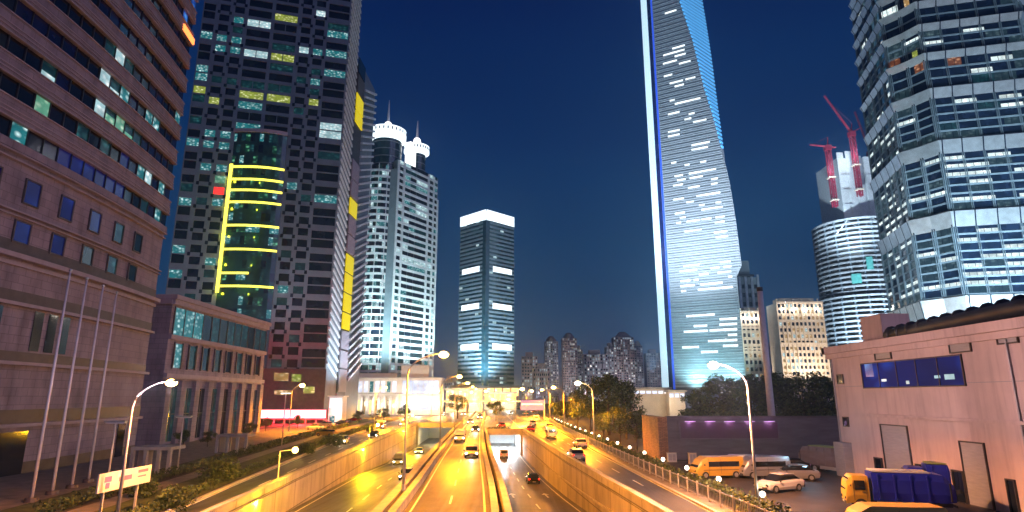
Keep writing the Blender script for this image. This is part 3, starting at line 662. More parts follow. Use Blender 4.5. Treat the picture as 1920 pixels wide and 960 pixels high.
for k in range(NR):
    z = Z3 + FH * k
    for ci, (a, b, kd) in enumerate(cols):
        if kd == 'c' and z < 100: continue
        if kd == 's': z0, z1 = z + 0.75, z + 3.45
        elif kd == 'c': z0, z1 = z + 0.35, z + 3.3
        else: z0, z1 = (z + 0.1, z + 2.9) if k % 2 else (z + 0.9, z + 3.9)
        pn.add(P3, U3, a, b, 0.12, z0, z1, 'glass_dark')
        nz1 = z + FH + (0.75 if kd == 's' else 0.35 if kd == 'c' else (0.9 if not k % 2 == 1 and False else (0.1 if (k + 1) % 2 else 0.9)))
        if kd == 'w': nz1 = z + FH + (0.1 if (k + 1) % 2 else 0.9)
        cl.ob(P3, U3, a, b, 0, 0.5, z1, nz1)
        if kd == 's' and (k + ci) % 2 == 0:
            for e_ in (a - 0.72, b - 0.2): sm.ob(P3, U3, e_, e_ + 0.95, 0.553, 0.57, z - 0.5, z + 0.75)
        if kd == 'c': cl.ob(P3, U3, (a + b) / 2 - .12, (a + b) / 2 + .12, 0.121, 0.4, z0, z1) if k % 3 == 0 else None
for ci, (a, b, kd) in enumerate(cols):
    if kd != 'c': cl.ob(P3, U3, a, b, 0, 0.5, 0.0, Z3 + (0.75 if kd == 's' else 0.9))
cl.build('cladding', M['grey_clad'], T3); stuff(sm.build('chequer_tile', M['glass_dark'], T3))
lt = 'lit_teal'; ly = 'lit_yellow'; lw = 'lit_white'
pn.paint([(405, 34, lt), (454, 45, lt), (491, 39, lw), (540, 44, ly), (395, 72, lt), (426, 75, lt), (448, 83, lt), (423, 94, lt), (448, 101, lt), (484, 98, lw), (532, 101, ly), (566, 94, lw), (590, 92, lt), (618, 94, lw), (624, 112, lt), (390, 128, lt), (634, 134, lt),
  (381, 150, lt), (415, 145, 'lit_teal_dim'), (562, 145, 'lit_teal_dim'), (587, 145, lt), (379, 176, ly), (407, 180, ly), (473, 187, ly), (521, 189, ly), (582, 194, ly), (606, 195, ly), (480, 206, lt), (454, 225, lt), (477, 244, lt), (612, 237, lw), (612, 256, lw), (398, 259, lt), (423, 259, lt), (365, 276, lt),
  (396, 281, lt), (421, 281, lt), (645, 62, lt), (390, 321, lt), (415, 321, lt), (412, 342, 'lit_mint'), (409, 363, 'red_light'), (352, 383, lt), (377, 385, 'lit_teal_dim'), (407, 386, lt), (559, 353, lt), (599, 353, lt), (602, 375, lt), (391, 497, lt), (556, 499, 'lit_teal_dim'), (524, 547, lt), (548, 547, 'lit_teal_dim'),
  (527, 570, 'lit_teal_dim'), (576, 571, lt), (323, 470, lt), (320, 495, lt), (321, 517, lt), (585, 415, 'lit_teal_dim'), (480, 165, 'lit_teal_dim'), (525, 160, 'lit_teal_dim'), (575, 690, 'lit_teal_dim'), (520, 692, 'lit_teal_dim'), (600, 170, 'lit_teal_dim'), (600, 18, lw), (545, 640, 'lit_teal_dim')], 13)
for q in pn.q:
    if q[1] == 'glass_dark' and rnd.random() < 0.09: q[1] = 'lit_teal_dim'
pn.build(T3)
# the curved bay with yellow lines
ba, bb = 14.9, 33.2; nb = 12
def bay(t): return ba + (bb - ba) * t, 0.25 + 2.8 * math.sin(math.pi * min(1, max(0, t * 0.75)))
def bp(t, dd=0):
    a, d = bay(t); n = (U3[1], -U3[0]); return (P3[0] + U3[0] * a + n[0] * (d + dd), P3[1] + U3[1] * a + n[1] * (d + dd))
gl = MB(); gl.prism([bp(i / nb) for i in range(nb + 1)] + [(P3[0] + U3[0] * bb, P3[1] + U3[1] * bb), (P3[0] + U3[0] * ba, P3[1] + U3[1] * ba)], 16, 100.6); by = gl.build('curved_bay', M['glass_teal'], T3)
pn = Panes()
for k in range(20):
    z = 17 + 4.2 * k
    for i in range(nb):
        p, q_ = bp(i / nb), bp((i + 1) / nb); u, L = unit(p, q_)
        r_ = rnd.random(); mt = 'lit_green' if r_ < 0.16 else 'lit_teal' if r_ < 0.26 else 'lit_teal_dim' if r_ < 0.46 else 'glass_teal' if r_ < 0.85 else 'glass_dark'
        pn.add(p, u, 0.05, L - 0.05, 0.05, z, z + 2.9, mt)
pn.build(by, 'pane', 60)
def ring(mb, z0, z1, d0, d1, t0=0, t1=1):
    n = max(2, int(nb * (t1 - t0))); 
    for i in range(n):
        a, b = t0 + (t1 - t0) * i / n, t0 + (t1 - t0) * (i + 1) / n
        A, B_, C, D = bp(a, d1), bp(b, d1), bp(b, d0), bp(a, d0)
        mb.hexa([(*v, z0) for v in (A, B_, C, D)] + [(*v, z1) for v in (A, B_, C, D)])
for py, t1 in ((320, 1), (343, 1), (363, 1), (385, 1), (428, 1), (472, 1), (516, .55), (540, 1)):
    z = zat(py, 203); m = MB(); ring(m, z - .32, z + .32, 0.06, 0.6, 0, t1); m.build('light_line', M['yellow_neon'], by)
m = MB(); ring(m, zat(552, 203), zat(315, 203), 0.06, 0.6, 0.0, 0.06); m.build('light_line', M['yellow_neon'], by)
m = MB(); ring(m, zat(256, 203), zat(250, 203), 0.0, 0.6, 0, 1); m.build('cap_line', M['stone_trim'], by)
for z_ in (42, 52, 62, 72, 82): lamp('POINT', (*bp(0.06, 1.6), z_), 420, (1.0, 0.85, 0.03), by, 0.4); lamp('POINT', (*bp(0.55, 2.2), z_), 300, (0.75, 0.95, 0.05), by, 0.4)
# side with diagonal fins and the yellow strip
PS = (-64.0, 210.0); US, LS = unit(PS, B3)
fn_, fr2 = MB(), MB()
def shear(mb, a0, a1, za, zb, th, d0, d1):
    n = (US[1], -US[0])
    def P(q_, d, z): return (PS[0] + US[0] * q_ + n[0] * d, PS[1] + US[1] * q_ + n[1] * d, z)
    mb.hexa((P(a0, d1, za), P(a1, d1, zb), P(a1, d0, zb), P(a0, d0, za), P(a0, d1, za + th), P(a1, d1, zb + th), P(a1, d0, zb + th), P(a0, d0, za + th)))
for k in range(56):
    z = 14 + 3.0 * k
    if z < HT3 - 6: shear(fn_, 0.2, 11.6, z + 5, z, 0.9, 0.0, 0.55)
    if z < 136: shear(fr2, 22.0, 39.0, z, z + 7, 0.9, 0.4, 1.3)
fn_.build('diagonal_fin', M['pale_clad'], T3); fr2.build('diagonal_fin', M['pale_clad'], T3)
m = MB(); m.ob(PS, US, 12.0, 22.0, -1.6, 0.35, 0, 140); sr = m.build('recess_strip', M['dark_metal'], T3)
k = 0
for py0, py1, mt in ((118, 145, 'glass_teal'), (148, 180, 'dark_stone'), (183, 212, 'yellow_panel'), (215, 236, 'yellow_panel'), (305, 340, 'stone_trim'), (342, 373, 'stone_trim'), (376, 405, 'yellow_panel'), (408, 441, 'stone_trim'), (444, 477, 'stone_trim'), (480, 512, 'yellow_panel'), (515, 549, 'yellow_panel'), (552, 585, 'yellow_panel'), (588, 618, 'yellow_panel'), (621, 655, 'shutter'), (658, 690, 'shutter'), (693, 735, 'shutter')):
    z1, z0 = zat(py0, 227), zat(py1, 227); m = MB(); m.ob(PS, US, 12.6, 21.6, 0.36, 0.8, z0, z1); m.build('strip_panel', M[mt], T3)
m = MB(); m.ob(P3, U3, 26.5, L3 + .3, 0.58, 3.5, 0, 17.2); bs = m.build('ground_floor_block', M['dark_stone'], T3)
for a, b, z0, z1, mt in ((28.5, 32.5, 13.0, 15.6, 'lit_yellow'), (36, 40.5, 13.2, 15.8, 'lit_warm'), (41.5, 44.5, 13.0, 15.4, 'lit_yellow'), (36.5, 42, 8.8, 10.2, 'lit_warm'), (45.5, 49, 9.2, 11.4, 'lit_yellow')):
    m = MB(); m.ob(P3, U3, a, b, 3.505, 3.6, z0, z1); m.build('shop_light', M[mt], T3)
lamp('SPOT', (-50, 214, 6), 60000, (0.65, 0.85, 1.0), T3, 1.0, (-63, 222, 70), R(110))
lamp('SPOT', (-44, 232, 8), 60000, (0.9, 0.85, 1.0), T3, 1.0, (-62, 240, 60), R(110))
lamp('SPOT', (-70, 168, 26), 30000, (0.42, 0.72, 0.85), T3, 1.0, (-88, 203, 90), R(120))

# red-lit canopy and white kiosk before the chequered tower
x0, x1 = atY(488, 770, 188).x, atY(612, 770, 188).x
t = thing('red_canopy', 'long shop canopy glowing red at the foot of the chequered tower', 'canopy', (x0, 188, 0))
zc0, zc1 = zat(784, 188), zat(768, 188)
m = MB(); m.box(x0, x1, 188.5, 194, zc0 - 0.4, zc1); m.build('fascia', M['dark_stone'], t)
m = MB(); m.box(x0 + .2, x1 - .2, 187.9, 188.45, zc0, zc1 - 0.1); m.build('light_box', M['red_neon'], t)
for i in range(7):
    m = MB(); a = x0 + 0.4 + i * (x1 - x0 - 0.8) / 6; m.box(a - .15, a + .15, 190, 190.3, 0, zc0 - 0.4); m.build('post', M['steel'], t)
for i in range(4):
    lamp('POINT', (x0 + 3 + i * 5, 185.5, 2.0), 9000, (1.0, 0.02, 0.03), t, 0.6)
for i in range(3): lamp('POINT', (x0 + 4 + i * 6, 186.0, 7.2), 350, (1.0, 0.04, 0.14), t, 0.6)
xk0, xk1 = atY(616, 770, 186).x, atY(641, 770, 186).x
t = thing('white_kiosk', 'small white lit kiosk at the right end of the red canopy', 'kiosk', (xk0, 187, 0))
zk1 = zat(744, 186)
m = MB(); m.box(xk0, xk1, 186, 191, 0, zk1); m.build('wall', M['white_tile'], t)
m = MB(); m.box(xk0 + .2, xk1 - .2, 185.9, 185.99, zk1 - 3.2, zk1 - 0.3); m.build('light_panel', M['pale_sign'], t)
m = MB(); m.box(xk0 + .4, xk0 + 2.0, 185.9, 185.99, 0.3, 2.6); m.build('window', M['lit_teal'], t)
m = MB(); m.box(xk0 - .4, xk1 + .4, 185.5, 191.4, zk1, zk1 + .3); m.build('roof', M['white_tile'], t)
lamp('POINT', (xk1 - 1, 182.5, 3.5), 900, (0.9, 0.95, 1.0), t, 0.5)

# ---------------- twin crowned tower
T4 = thing('crowned_tower', 'pale banded tower with a round drum and two glowing white ring crowns with spires', 'office tower', (-62, 315, 0))
DC = (-72.0, 315.0); DR = 10.6; FH4 = 3.55
SA = (-61.8, 305.4); SB = (-43.5, 335.0); US4, LS4 = unit(SA, SB); Z4 = 20.0
m = MB(); m.cyl(DC, DR - 0.5, DR - 0.5, 0, 130, 40); m.build('drum_wall', M['glass_teal'], T4)
m = MB(); m.prism([SA, SB, (-62, 348), (-78, 322)], 0, 133.5); m.build('slab_wall', M['grey_clad'], T4)
rg, pn = MB(), Panes(); na = 30; a0, a1 = R(172), R(322)
def dp(i, r): a = a0 + (a1 - a0) * i / na; return (DC[0] + r * math.cos(a), DC[1] + r * math.sin(a))
for k in range(31):
    z = Z4 + FH4 * k
    for i in range(na):
        A, B_, C, D = dp(i, DR + .25), dp(i + 1, DR + .25), dp(i + 1, DR - .4), dp(i, DR - .4)
        rg.hexa([(*v, z) for v in (A, B_, C, D)] + [(*v, z + 1.15) for v in (A, B_, C, D)])
        if i % 2 == 0:
            p, q_ = dp(i, DR - .3), dp(i + 2, DR - .3); u, L = unit(p, q_); r_ = rnd.random()
            low = 1 - k / 31
            pr = 0.18 + 0.5 * low
            mt = ('lit_white' if r_ < pr * .45 else 'lit_teal' if r_ < pr * .75 else 'lit_teal_dim' if r_ < pr + .1 else 'glass_dark')
            pn.add(p, u, 0.05, L - .05, 0.03, z + 1.15, z + FH4, mt)
for i in range(0, na, 5):
    A, B_ = dp(i, DR + .35), dp(i + 0.3, DR + .35); C, D = dp(i + .3, DR - .3), dp(i, DR - .3)
    rg.hexa([(*v, 12) for v in (A, B_, C, D)] + [(*v, 131) for v in (A, B_, C, D)])
rg.build('floor_ring', M['pale_clad'], T4)
m = MB(); u, L = unit(dp(na - 3, DR), SA); m.ob(dp(na - 3, DR), u, 0, L + 0.2, -0.5, 0.3, 18, 128); m.build('corner_pier', M['grey_clad'], T4)
sl = MB()
sl.ob(SA, US4, 0.0, 1.2, 0, 0.7, 18, 133); sl.ob(SA, US4, 4.6, 5.8, 0, 0.7, 18, 133); sl.ob(SA, US4, LS4 - 9.4, LS4 - 8.2, 0, 0.7, 18, 133); sl.ob(SA, US4, LS4 - 4.5, LS4 - 3.6, 0, .7, 18, 133); sl.ob(SA, US4, LS4 - 1.0, LS4, 0, 0.7, 18, 120)
for k in range(32):
    z = Z4 + FH4 * k; sl.ob(SA, US4, 1.2, LS4 - 1.0, 0, 0.55, z, z + 1.3)
    for a, b in ((1.3, 4.5), (5.9, 10.6), (10.9, 15.6), (15.9, LS4 - 9.5), (LS4 - 8.1, LS4 - 4.6), (LS4 - 3.5, LS4 - 1.1)):
        r_ = rnd.random(); low = 1 - k / 32; pr = 0.25 + .4 * low
        pn.add(SA, US4, a, b, 0.08, z + 1.3, z + FH4, 'lit_white' if r_ < pr * .3 else 'lit_teal' if r_ < pr * .55 else 'lit_teal_dim' if r_ < pr else 'glass_dark')
sl.build('facade_band', M['pale_clad'], T4); pn.build(T4)
def crown(c, r, zb, zr0, zr1, ztip):
    m = MB(); m.cyl(c, r - 1.9, r - 1.9, zb, zr0 + .3, 32); m.build('crown_drum', M['glass_teal'], T4)
    b = MB()
    for z in span(zb + 2, zr0 - 2, 4.5): b.cyl(c, r - 1.7, r - 1.7, z, z + .5, 32)
    b.build('crown_band', M['grey_clad'], T4)
    m = MB(); m.cyl(c, r - 1.8, r + 0.2, zr0, zr0 + 1.6, 36); m.cyl(c, r + .2, r + .2, zr0 + 1.6, zr1 - 1.0, 36); m.cyl(c, r + .2, r - 2.5, zr1 - 1.0, zr1, 36); cr_ = m.build('crown_ring', M['crown_light'], T4, False)
    s = MB()
    for i in range(28):
        a = 2 * math.pi * i / 28; u = (-math.sin(a), math.cos(a)); p = (c[0] + (r + .2) * math.cos(a), c[1] + (r + .2) * math.sin(a)); s.ob(p, u, -.35, .35, -0.02, 0.12, zr1 - 3.6, zr1 - 2.0)
    s.build('crown_opening', M['shutter'], cr_)
    m = MB(); m.cyl(c, 3.4, 2.4, zr1, zr1 + 2.2, 20); m.ball((c[0], c[1], zr1 + 3.0), 2.2, 2.2, 2.2); m.build('dome', M['crown_warm'], T4, True)
    m = MB(); m.tube([(c[0], c[1], zr1 + 4), (c[0], c[1], (zr1 + ztip) / 2 + 2), (c[0], c[1], ztip)], [0.9, 0.55, 0.12], 10); m.build('spire', M['white_pole'], T4)
crown((DC[0] + 1.8, DC[1]), 10.2, 130, 147, 155.0, 173.5); crown((-56.0, 330.0), 7.2, 133.5, 145.5, 152, 168)
m = MB(); m.prism([(-61, 321), (-57.5, 319), (-53.5, 330), (-57, 333)], 133.5, 150); m.build('crown_wall', M['crown_warm'], T4)
for p_, pw, ai in (((-64, 276, 22), 200000, (-66, 305, 70)), ((-38, 306, 22), 220000, (-52, 320, 70)), ((-86, 285, 22), 130000, (-75, 305, 70))):
    lamp('SPOT', p_, pw, (0.66, 0.97, 1.0), T4, 1.5, ai, R(120))
# podium
pd = thing('white_podium', 'brightly lit white podium hall with tall columns below the crowned tower', 'building', (-60, 295, 0))
x0, x1, x2 = atY(655, 700, 288).x, atY(752, 700, 288).x, atY(828, 700, 288).x
m = MB(); m.box(x0, x2, 288, 300, 0, 16.5); m.box(x1, x2 - 6, 288.2, 300, 16.5, zat(685, 288)); m.box(x0, x1 - 2, 289, 300, 16.5, 19); m.build('wall', M['white_tile'], pd)
m = MB(); m.box(x0 - .5, x2 + .5, 287, 300.2, 16.0, 16.9); m.box(x0 - .5, x2 + .5, 287, 287.98, 8.6, 9.4); m.build('cornice', M['white_tile'], pd)
for i in range(9):
    a = x0 + 1.5 + i * (x1 - x0 - 3) / 8; m = MB(); m.cyl((a, 286.2), 0.7, 0.6, 0, 8.5, 12); m.build('column', M['white_tile'], pd, True)
for i in range(8):
    a = x0 + 1.5 + i * (x1 - x0 - 3) / 8; w = (x1 - x0 - 3) / 8
    m = MB(); m.box(a + .5, a + w - .5, 287.85, 287.97, 10.2, 15.2); m.build('window', M['shop_white' if i % 3 else 'lit_teal'], pd)
    m = MB(); m.box(a + .8, a + w - .8, 287.85, 287.97, 0.4, 6.6); m.build('window', M['shop_front' if i % 2 else 'lit_warm'], pd)
for i in range(7):
    for z_ in (2.4, 9.6): w = (x2 - x1 - 2) / 7; m = MB(); m.box(x1 + 1 + i * w, x1 + .7 + (i + 1) * w, 287.8, 287.97, z_, z_ + 5.9); m.build('window', M['shop_white'], pd)
for i in range(5): lamp('POINT', (x0 + 6 + i * 9.5, 279, 5), 3200, (1.0, 0.86, 0.68), pd, 1.0)

# ---------------- square tower in the middle
T5 = thing('square_tower', 'square glass tower seen corner-on with a glowing white top band, middle of the skyline', 'office tower', (-25, 520, 0))
C5 = (-22.5, 502.0); s5 = 24.2; LF, BK, RT = (C5[0] - s5, C5[1] + s5), (C5[0], C5[1] + 2 * s5), (C5[0] + s5, C5[1] + s5)
m = MB(); m.prism([C5, RT, BK, LF], 0, 158); m.build('glass_wall', M['glass_teal'], T5)
for A_, B_ in ((LF, C5), (C5, RT)):
    u, L = unit(A_, B_); fb, pn = MB(), Panes(); lo = 0 if A_ == LF else 4.2; hi = L - 4.2 if A_ == LF else L
    for k in range(44):
        z = 3 + 3.55 * k; fb.ob(A_, u, lo, hi, 0, 0.4, z, z + 1.7)
        for j in range(7):
            w = (hi - lo) / 7; r_ = rnd.random(); pr = 0.3 if 15 < k < 33 else 0.16
            pn.add(A_, u, lo + j * w + .1, lo + (j + 1) * w - .1, 0.06, z + 1.7, z + 3.5, 'lit_white' if r_ < pr * .22 else 'lit_teal_dim' if r_ < pr + .1 else 'glass_teal')
    fb.build('floor_band', M['grey_clad'], T5); pn.build(T5, 'window', 50)
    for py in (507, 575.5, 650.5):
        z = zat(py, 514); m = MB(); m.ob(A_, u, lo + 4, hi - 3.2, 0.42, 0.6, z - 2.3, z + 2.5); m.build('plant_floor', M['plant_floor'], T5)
    m = MB(); m.ob(A_, u, 0.0 if A_ == LF else 0.61, L - .0, 0.0, 0.6, 158.4, 167.5); m.build('crown_band', M['crown_light'], T5)
m = MB(); m.prism([(C5[0], C5[1] + .5), (RT[0] - .5, RT[1]), BK, (LF[0] + .5, LF[1])], 158, 166); m.build('top_storey', M['pale_clad'], T5)
lamp('SPOT', (-24, 470, 10), 1800000, (0.62, 0.88, 1.0), T5, 2, (-24, 505, 90), R(100))
m = MB(); m.box(LF[0] - 2, RT[0] + 4, 495, 500, 0, 17); pb = m.build('base_hall', M['cream'], T5)
for i in range(8):
    m = MB(); a = LF[0] + i * 6.6; m.box(a, a + 5.6, 494.7, 494.95, 9, 15); m.build('window', M['shop_front'], pb)

# ---------------- the tapering giant tower
T7 = thing('tapering_tower', 'giant blue-lit tapering tower with a sliced corner and a glowing white left edge', 'skyscraper', (155, 500, 0))
CR = Vector((179.0, 470.0)); aD = Vector((-0.866, 0.5)); bD = Vector((0.5, 0.866)); W7 = 56.0
L0 = CR + aD * W7; LX = L0 + Vector((-0.60, 0.80)) * 11.0
BKc = CR + aD * W7 * 0.55 + bD * 50
def on_face(px, py):                     # intersection of a sight line with the main face
    r = ray(px, py); n = Vector((aD.y, -aD.x)); n = n if n.y < 0 else -n
    k = (CR.x * n.x + CR.y * n.y) / (r.x * n.x + r.y * n.y); p = r * k
    return (Vector((p.x, p.y)) - CR).dot(aD), p.z + CAMH
prof = sorted([(on_face(px, py)[1], on_face(px, py)[0]) for px, py in ((1272, 0), (1298, 78), (1320, 169), (1336, 219), (1346, 259), (1366, 330), (1378, 400), (1391, 500))])
qrt = [(0, 1397.0), ]
def Pz(z):                                # where the slice starts on the main face, from the right corner
    if z <= prof[0][0]: return max(0.02, prof[0][1] * z / prof[0][0]) if prof[0][1] > 0 else 0.02
    for (z0, s0), (z1, s1) in zip(prof, prof[1:]):
        if z <= z1: return s0 + (s1 - s0) * (z - z0) / (z1 - z0)
    (z0, s0), (z1, s1) = prof[-2], prof[-1]; return min(50, s1 + (s1 - s0) * (z - z1) / (z1 - z0))
ed = [(zat(y_, 474), x_) for y_, x_ in ((0, 1320), (100, 1334), (200, 1346), (300, 1359), (400, 1370), (500, 1380), (600, 1389), (690, 1397))][::-1]
def Qz(z):
    s = Pz(z); P = CR + aD * s
    if z < ed[0][0]: px = 1397.5
    else:
        i = max(k for k in range(len(ed)) if ed[k][0] <= z); i = min(i, len(ed) - 2)
        px = ed[i][1] + (ed[i + 1][1] - ed[i][1]) * (z - ed[i][0]) / (ed[i + 1][0] - ed[i][0])
    # point on the slice line with that bearing (measured once, kept as geometry)
    dv = Vector((0.966, 0.259)); t_ = 0.0
    lo_, hi_ = -2.0, 70.0
    for _ in range(40):
        t_ = (lo_ + hi_) / 2; q_ = P + dv * t_
        if proj((q_.x, q_.y, z))[0] < px: lo_ = t_
        else: hi_ = t_
    return P + dv * max(0.05, t_)
zs = span(14, 430, 8); vs, fs, fm = [], [], []
for z in zs:
    P, Q = CR + aD * Pz(z), Qz(z); k = 1 - max(0, z - 60) / 900
    B_ = Q + (BKc - CR) * (0.8 * k)
    vs += [(L0.x, L0.y, z), (P.x, P.y, z), (Q.x, Q.y, z), (B_.x, B_.y, z), (LX.x + 22, LX.y + 36, z), (LX.x, LX.y, z)]
for i in range(len(zs) - 1):
    for j in range(6): a = 6 * i; fs.append((a + j, a + (j + 1) % 6, a + 6 + (j + 1) % 6, a + 6 + j)); fm.append(0)
n6 = 6 * (len(zs) - 1); fs += [tuple(range(5, -1, -1)), tuple(n6 + j for j in range(6))]; fm += [0, 0]
M['tower_glass'] = plain('tower_glass', (0.26, 0.28, 0.30), 0.35, 0.2, 0.10, 0.02)
M['slice_glass'] = glassm('slice_glass', (0.02, 0.06, 0.16), 0.12)
m = MB(); m.v = vs; m.f = fs; m.m = fm; m.build('glass_wall', M['tower_glass'], T7)
u7 = (-aD.x, -aD.y); p7 = (L0.x, L0.y)
sl = MB(); ch = MB(); z = 16.0; k = 0
while z < 426:
    s = Pz(z + 1); sl.ob(p7, u7, 2.2, W7 - s - 0.4, 0.0, 0.55, z, z + 0.9); sl.ob(p7, u7, 2.2, W7 - s - 0.4, 0.0, 0.35, z + 2.75, z + 3.2)
    s0 = Pz(z)
    if s0 > 1.2:
        P = CR + aD * s0; Q = Qz(z); u, L = unit((P.x, P.y), (Q.x, Q.y))
        if L > 2.5:
            n = (u[1], -u[0]); z2 = z - min(0.55 * L, 14) if z > 150 else z; Q2 = Qz(max(60, z2))
            def E(p_, d, k, zz): return (p_.x + n[0] * d + u[0] * k, p_.y + n[1] * d + u[1] * k, zz)
            if (Q2 - P).length > 2.0: ch.hexa((E(P, 1.1, .4, z), E(Q2, 1.1, -.4, z2), E(Q2, -.6, -.4, z2), E(P, -.6, .4, z), E(P, 1.1, .4, z + 1.5), E(Q2, 1.1, -.4, z2 + 1.5), E(Q2, -.6, -.4, z2 + 1.5), E(P, -.6, .4, z + 1.5)))
    z += 4.2
sl.build('floor_fin', M['silver'], T7); 
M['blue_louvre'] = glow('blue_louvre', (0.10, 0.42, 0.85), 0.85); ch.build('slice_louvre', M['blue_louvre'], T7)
un, Ln = unit((LX.x, LX.y), (L0.x, L0.y)); m = MB(); m.ob((LX.x, LX.y), un, 0, Ln - 4.2, 0.0, 0.6, 14, 430); m.build('glow_fin', M['floodlit_fin_glow'], T7)  # floodlit corner fin; the floodlight on it is put in as emission
m = MB(); m.ob((LX.x, LX.y), un, Ln - 4.15, Ln - 0.3, -.2, 0.3, 14, 430); m.build('dark_groove', M['glass_navy'], T7)
m = MB(); m.ob(p7, u7, 0.1, 1.6, 0.0, 0.5, 14, 430); m.build('glow_fin', M['blue_strip'], T7)
SEG = []
for base, l in ((0, '340-410,60 385-460,272 330-460,305 400-465,320 330-415,378 425-495,362 335-385,447 370-450,490 465-525,477 400-555,600 460-500,720 510-590,715 360-430,785 360-430,805 500-610,852 500-600,883 370-400,590 485-520,693 360-430,688 400-455,512'),
                (280, '380-410,75 460-490,97 555-590,85 485-650,140 400-450,155 415-465,178 490-570,172 620-660,187 390-450,208 480-550,227 620-660,213 530-675,272 390-455,288 470-515,308 545-580,328 645-680,322 560-690,350 400-460,368 430-465,393 560-620,410 645-700,403 410-440,448 470-555,440 640-700,432 460-565,497 635-715,487 645-720,512 450-550,680 670-735,665 490-535,710 615-670,703 690-740,697 430-490,742 545-605,737 655-740,727 720-745,755 435-495,798 515-545,795 435-520,825 555-690,818 440-470,857 540-660,850 660-750,842'),
                (560, '470-640,103 670-775,127 515-595,160 670-775,157 455-600,193 610-775,187 720-775,215 600-775,248 690-780,275 445-545,283 560-660,330')):
    for it in l.split():
        r_, y_ = it.split(','); x0, x1 = r_.split('-'); SEG.append((1140 + int(x0) / 3.2, 1140 + int(x1) / 3.2, base + int(y_) / 3.2))
M['lit_strip'] = lit('lit_strip', (0.8, 0.9, 0.92), (1.0, 1.0, 0.96), 2.6, 0.25)
for x0, x1, y_ in SEG:
    s0, z = on_face(x0, y_); s1, z = on_face(x1, y_); z = on_face((x0 + x1) / 2, y_)[1]
    kf = math.floor((z - 16) / 4.2); z = 16 + 4.2 * kf
    a, b = max(3, W7 - s0), min(W7 - Pz(z) - 1, W7 - s1)
    if b > a: m = MB(); m.ob(p7, u7, a, b, 0.05, 0.4, z + 0.95, z + 2.7); m.build('lit_window', M['lit_strip'], T7)
FN = Vector((-0.5, -0.866))
mc = CR + aD * 28
for off_, zz, pw, aim, col in ((36, 18, 1.5e5, 45, (0.42, 0.86, 0.95)), (60, 25, 3.6e5, 150, (0.56, 0.82, 0.95)), (95, 25, 4.6e6, 320, (0.66, 0.80, 0.95))):
    for e_ in (-16, 16):
        p_ = mc + FN * off_ + aD * e_; q_ = mc + aD * e_ * .6; lamp('SPOT', (p_.x, p_.y, zz), pw, col, T7, 2.0, (q_.x, q_.y, aim), R(85), 0.8)
m = MB(); m.prism([(118, 478), (150, 452), (212, 452), (220, 520), (118, 540)], 0, 13.8); pd7 = m.build('podium', M['grey_clad'], T7)

# ---------------- grey slender tower with antenna, behind
Y8 = 640.0
T8 = thing('antenna_tower', 'slender unlit grey tower with an antenna, just right of the giant tapering tower', 'tower', (atY(1415, 600, Y8).x, Y8, 0))
xa, xb = atY(1394, 640, Y8).x, atY(1434, 640, Y8).x; zt = zat(520, Y8)
m = MB(); m.box(xa, xb, Y8, Y8 + 24, 0, zt); m.box(xa + 2, xa + 14, Y8 + 2, Y8 + 20, zt, zat(488, Y8)); m.build('wall', M['grey_clad'], T8)
m = MB()
for i in range(4): a = xa + (xb - xa) * i / 3.4; m.box(a, a + 2.4, Y8 - 1, Y8 - .01, 0, zt + 3)
m.build('pier', M['silver'], T8)
m = MB(); m.box(xa - 8, xb - 6, Y8 - 3, Y8 - 1.1, zat(517, Y8) - 1, zat(517, Y8) + 1); m.build('gantry', M['dark_metal'], T8)
pn = Panes()
for k in range(14):
    for j in range(3):
        z = 8 + k * 9.5; a = xa + 3.2 + j * (xb - xa) / 3.4
        if z < zt - 6: pn.add((a, Y8), (1, 0), 0, 3.2, 0.02, z, z + 4.5, 'glass_dark')
pn.build(T8)
m = MB(); m.tube([(xa + 5, Y8 + 5, zat(488, Y8)), (xa + 5, Y8 + 5, zat(447, Y8))], [0.9, 0.2], 8); m.build('antenna', M['silver'], T8)
lamp('SPOT', (xa, Y8 - 60, 10), 150000, (0.6, 0.62, 0.8), T8, 2, (xa + 12, Y8, 120), R(60))

# ---------------- floodlit hotels
def hotel(name, label, px0, px1, pytop, Y, nfl, ncol, mt='cream', warm=True, pw=60000):
    x0, x1 = atY(px0, 640, Y).x, atY(px1, 640, Y).x; zt = zat(pytop, Y); t = thing(name, label, 'hotel', ((x0 + x1) / 2, Y + 8, 0))
    m = MB(); m.box(x0, x1, Y, Y + 18, 0, zt); m.box(x0 + 4, x1 - 4, Y + 3, Y + 15, zt, zt + 4); m.build('wall', M[mt], t)
    pr = MB(); w = (x1 - x0) / ncol; pn = Panes(); fl = zt / nfl
    for j in range(ncol + 1): pr.box(x0 + j * w - w * .14, x0 + j * w + w * .14, Y - 0.6, Y - 0.01, 0, zt + (3 if j % 2 == 0 else 1))
    pr.build('pier', M[mt], t); bd = MB()
    for k in (0.82, 0.60, 0.30): bd.box(x0, x1, Y - .75, Y - .61, zt * k, zt * k + 1.2)
    bd.box(x0 - .5, x1 + .5, Y - 1.0, Y - .62, zt - .6, zt + .9); bd.build('cornice', M[mt], t)
    for k in range(nfl):
        for j in range(ncol):
            r_ = rnd.random(); pn.add((x0 + j * w, Y), (1, 0), w * .22, w * .78, 0.03, fl * k + fl * .25, fl * k + fl * .8, 'lit_warm' if r_ < .30 else 'lit_white' if r_ < .42 else 'glass_dark')
    pn.build(t)
    for i in range(3): lamp('SPOT', (x0 + (x1 - x0) * (0.2 + .3 * i), Y - 22, 8), pw, (1.0, 0.84, 0.66), t, 1.0, (x0 + (x1 - x0) * (0.2 + .3 * i), Y, zt * .75), R(90))
    for i in range(4): lamp('POINT', (x0 + (x1 - x0) * (0.12 + .25 * i), Y - 2.6, zt - 5), pw * .03, (1.0, 0.86, 0.70), t, 0.5)
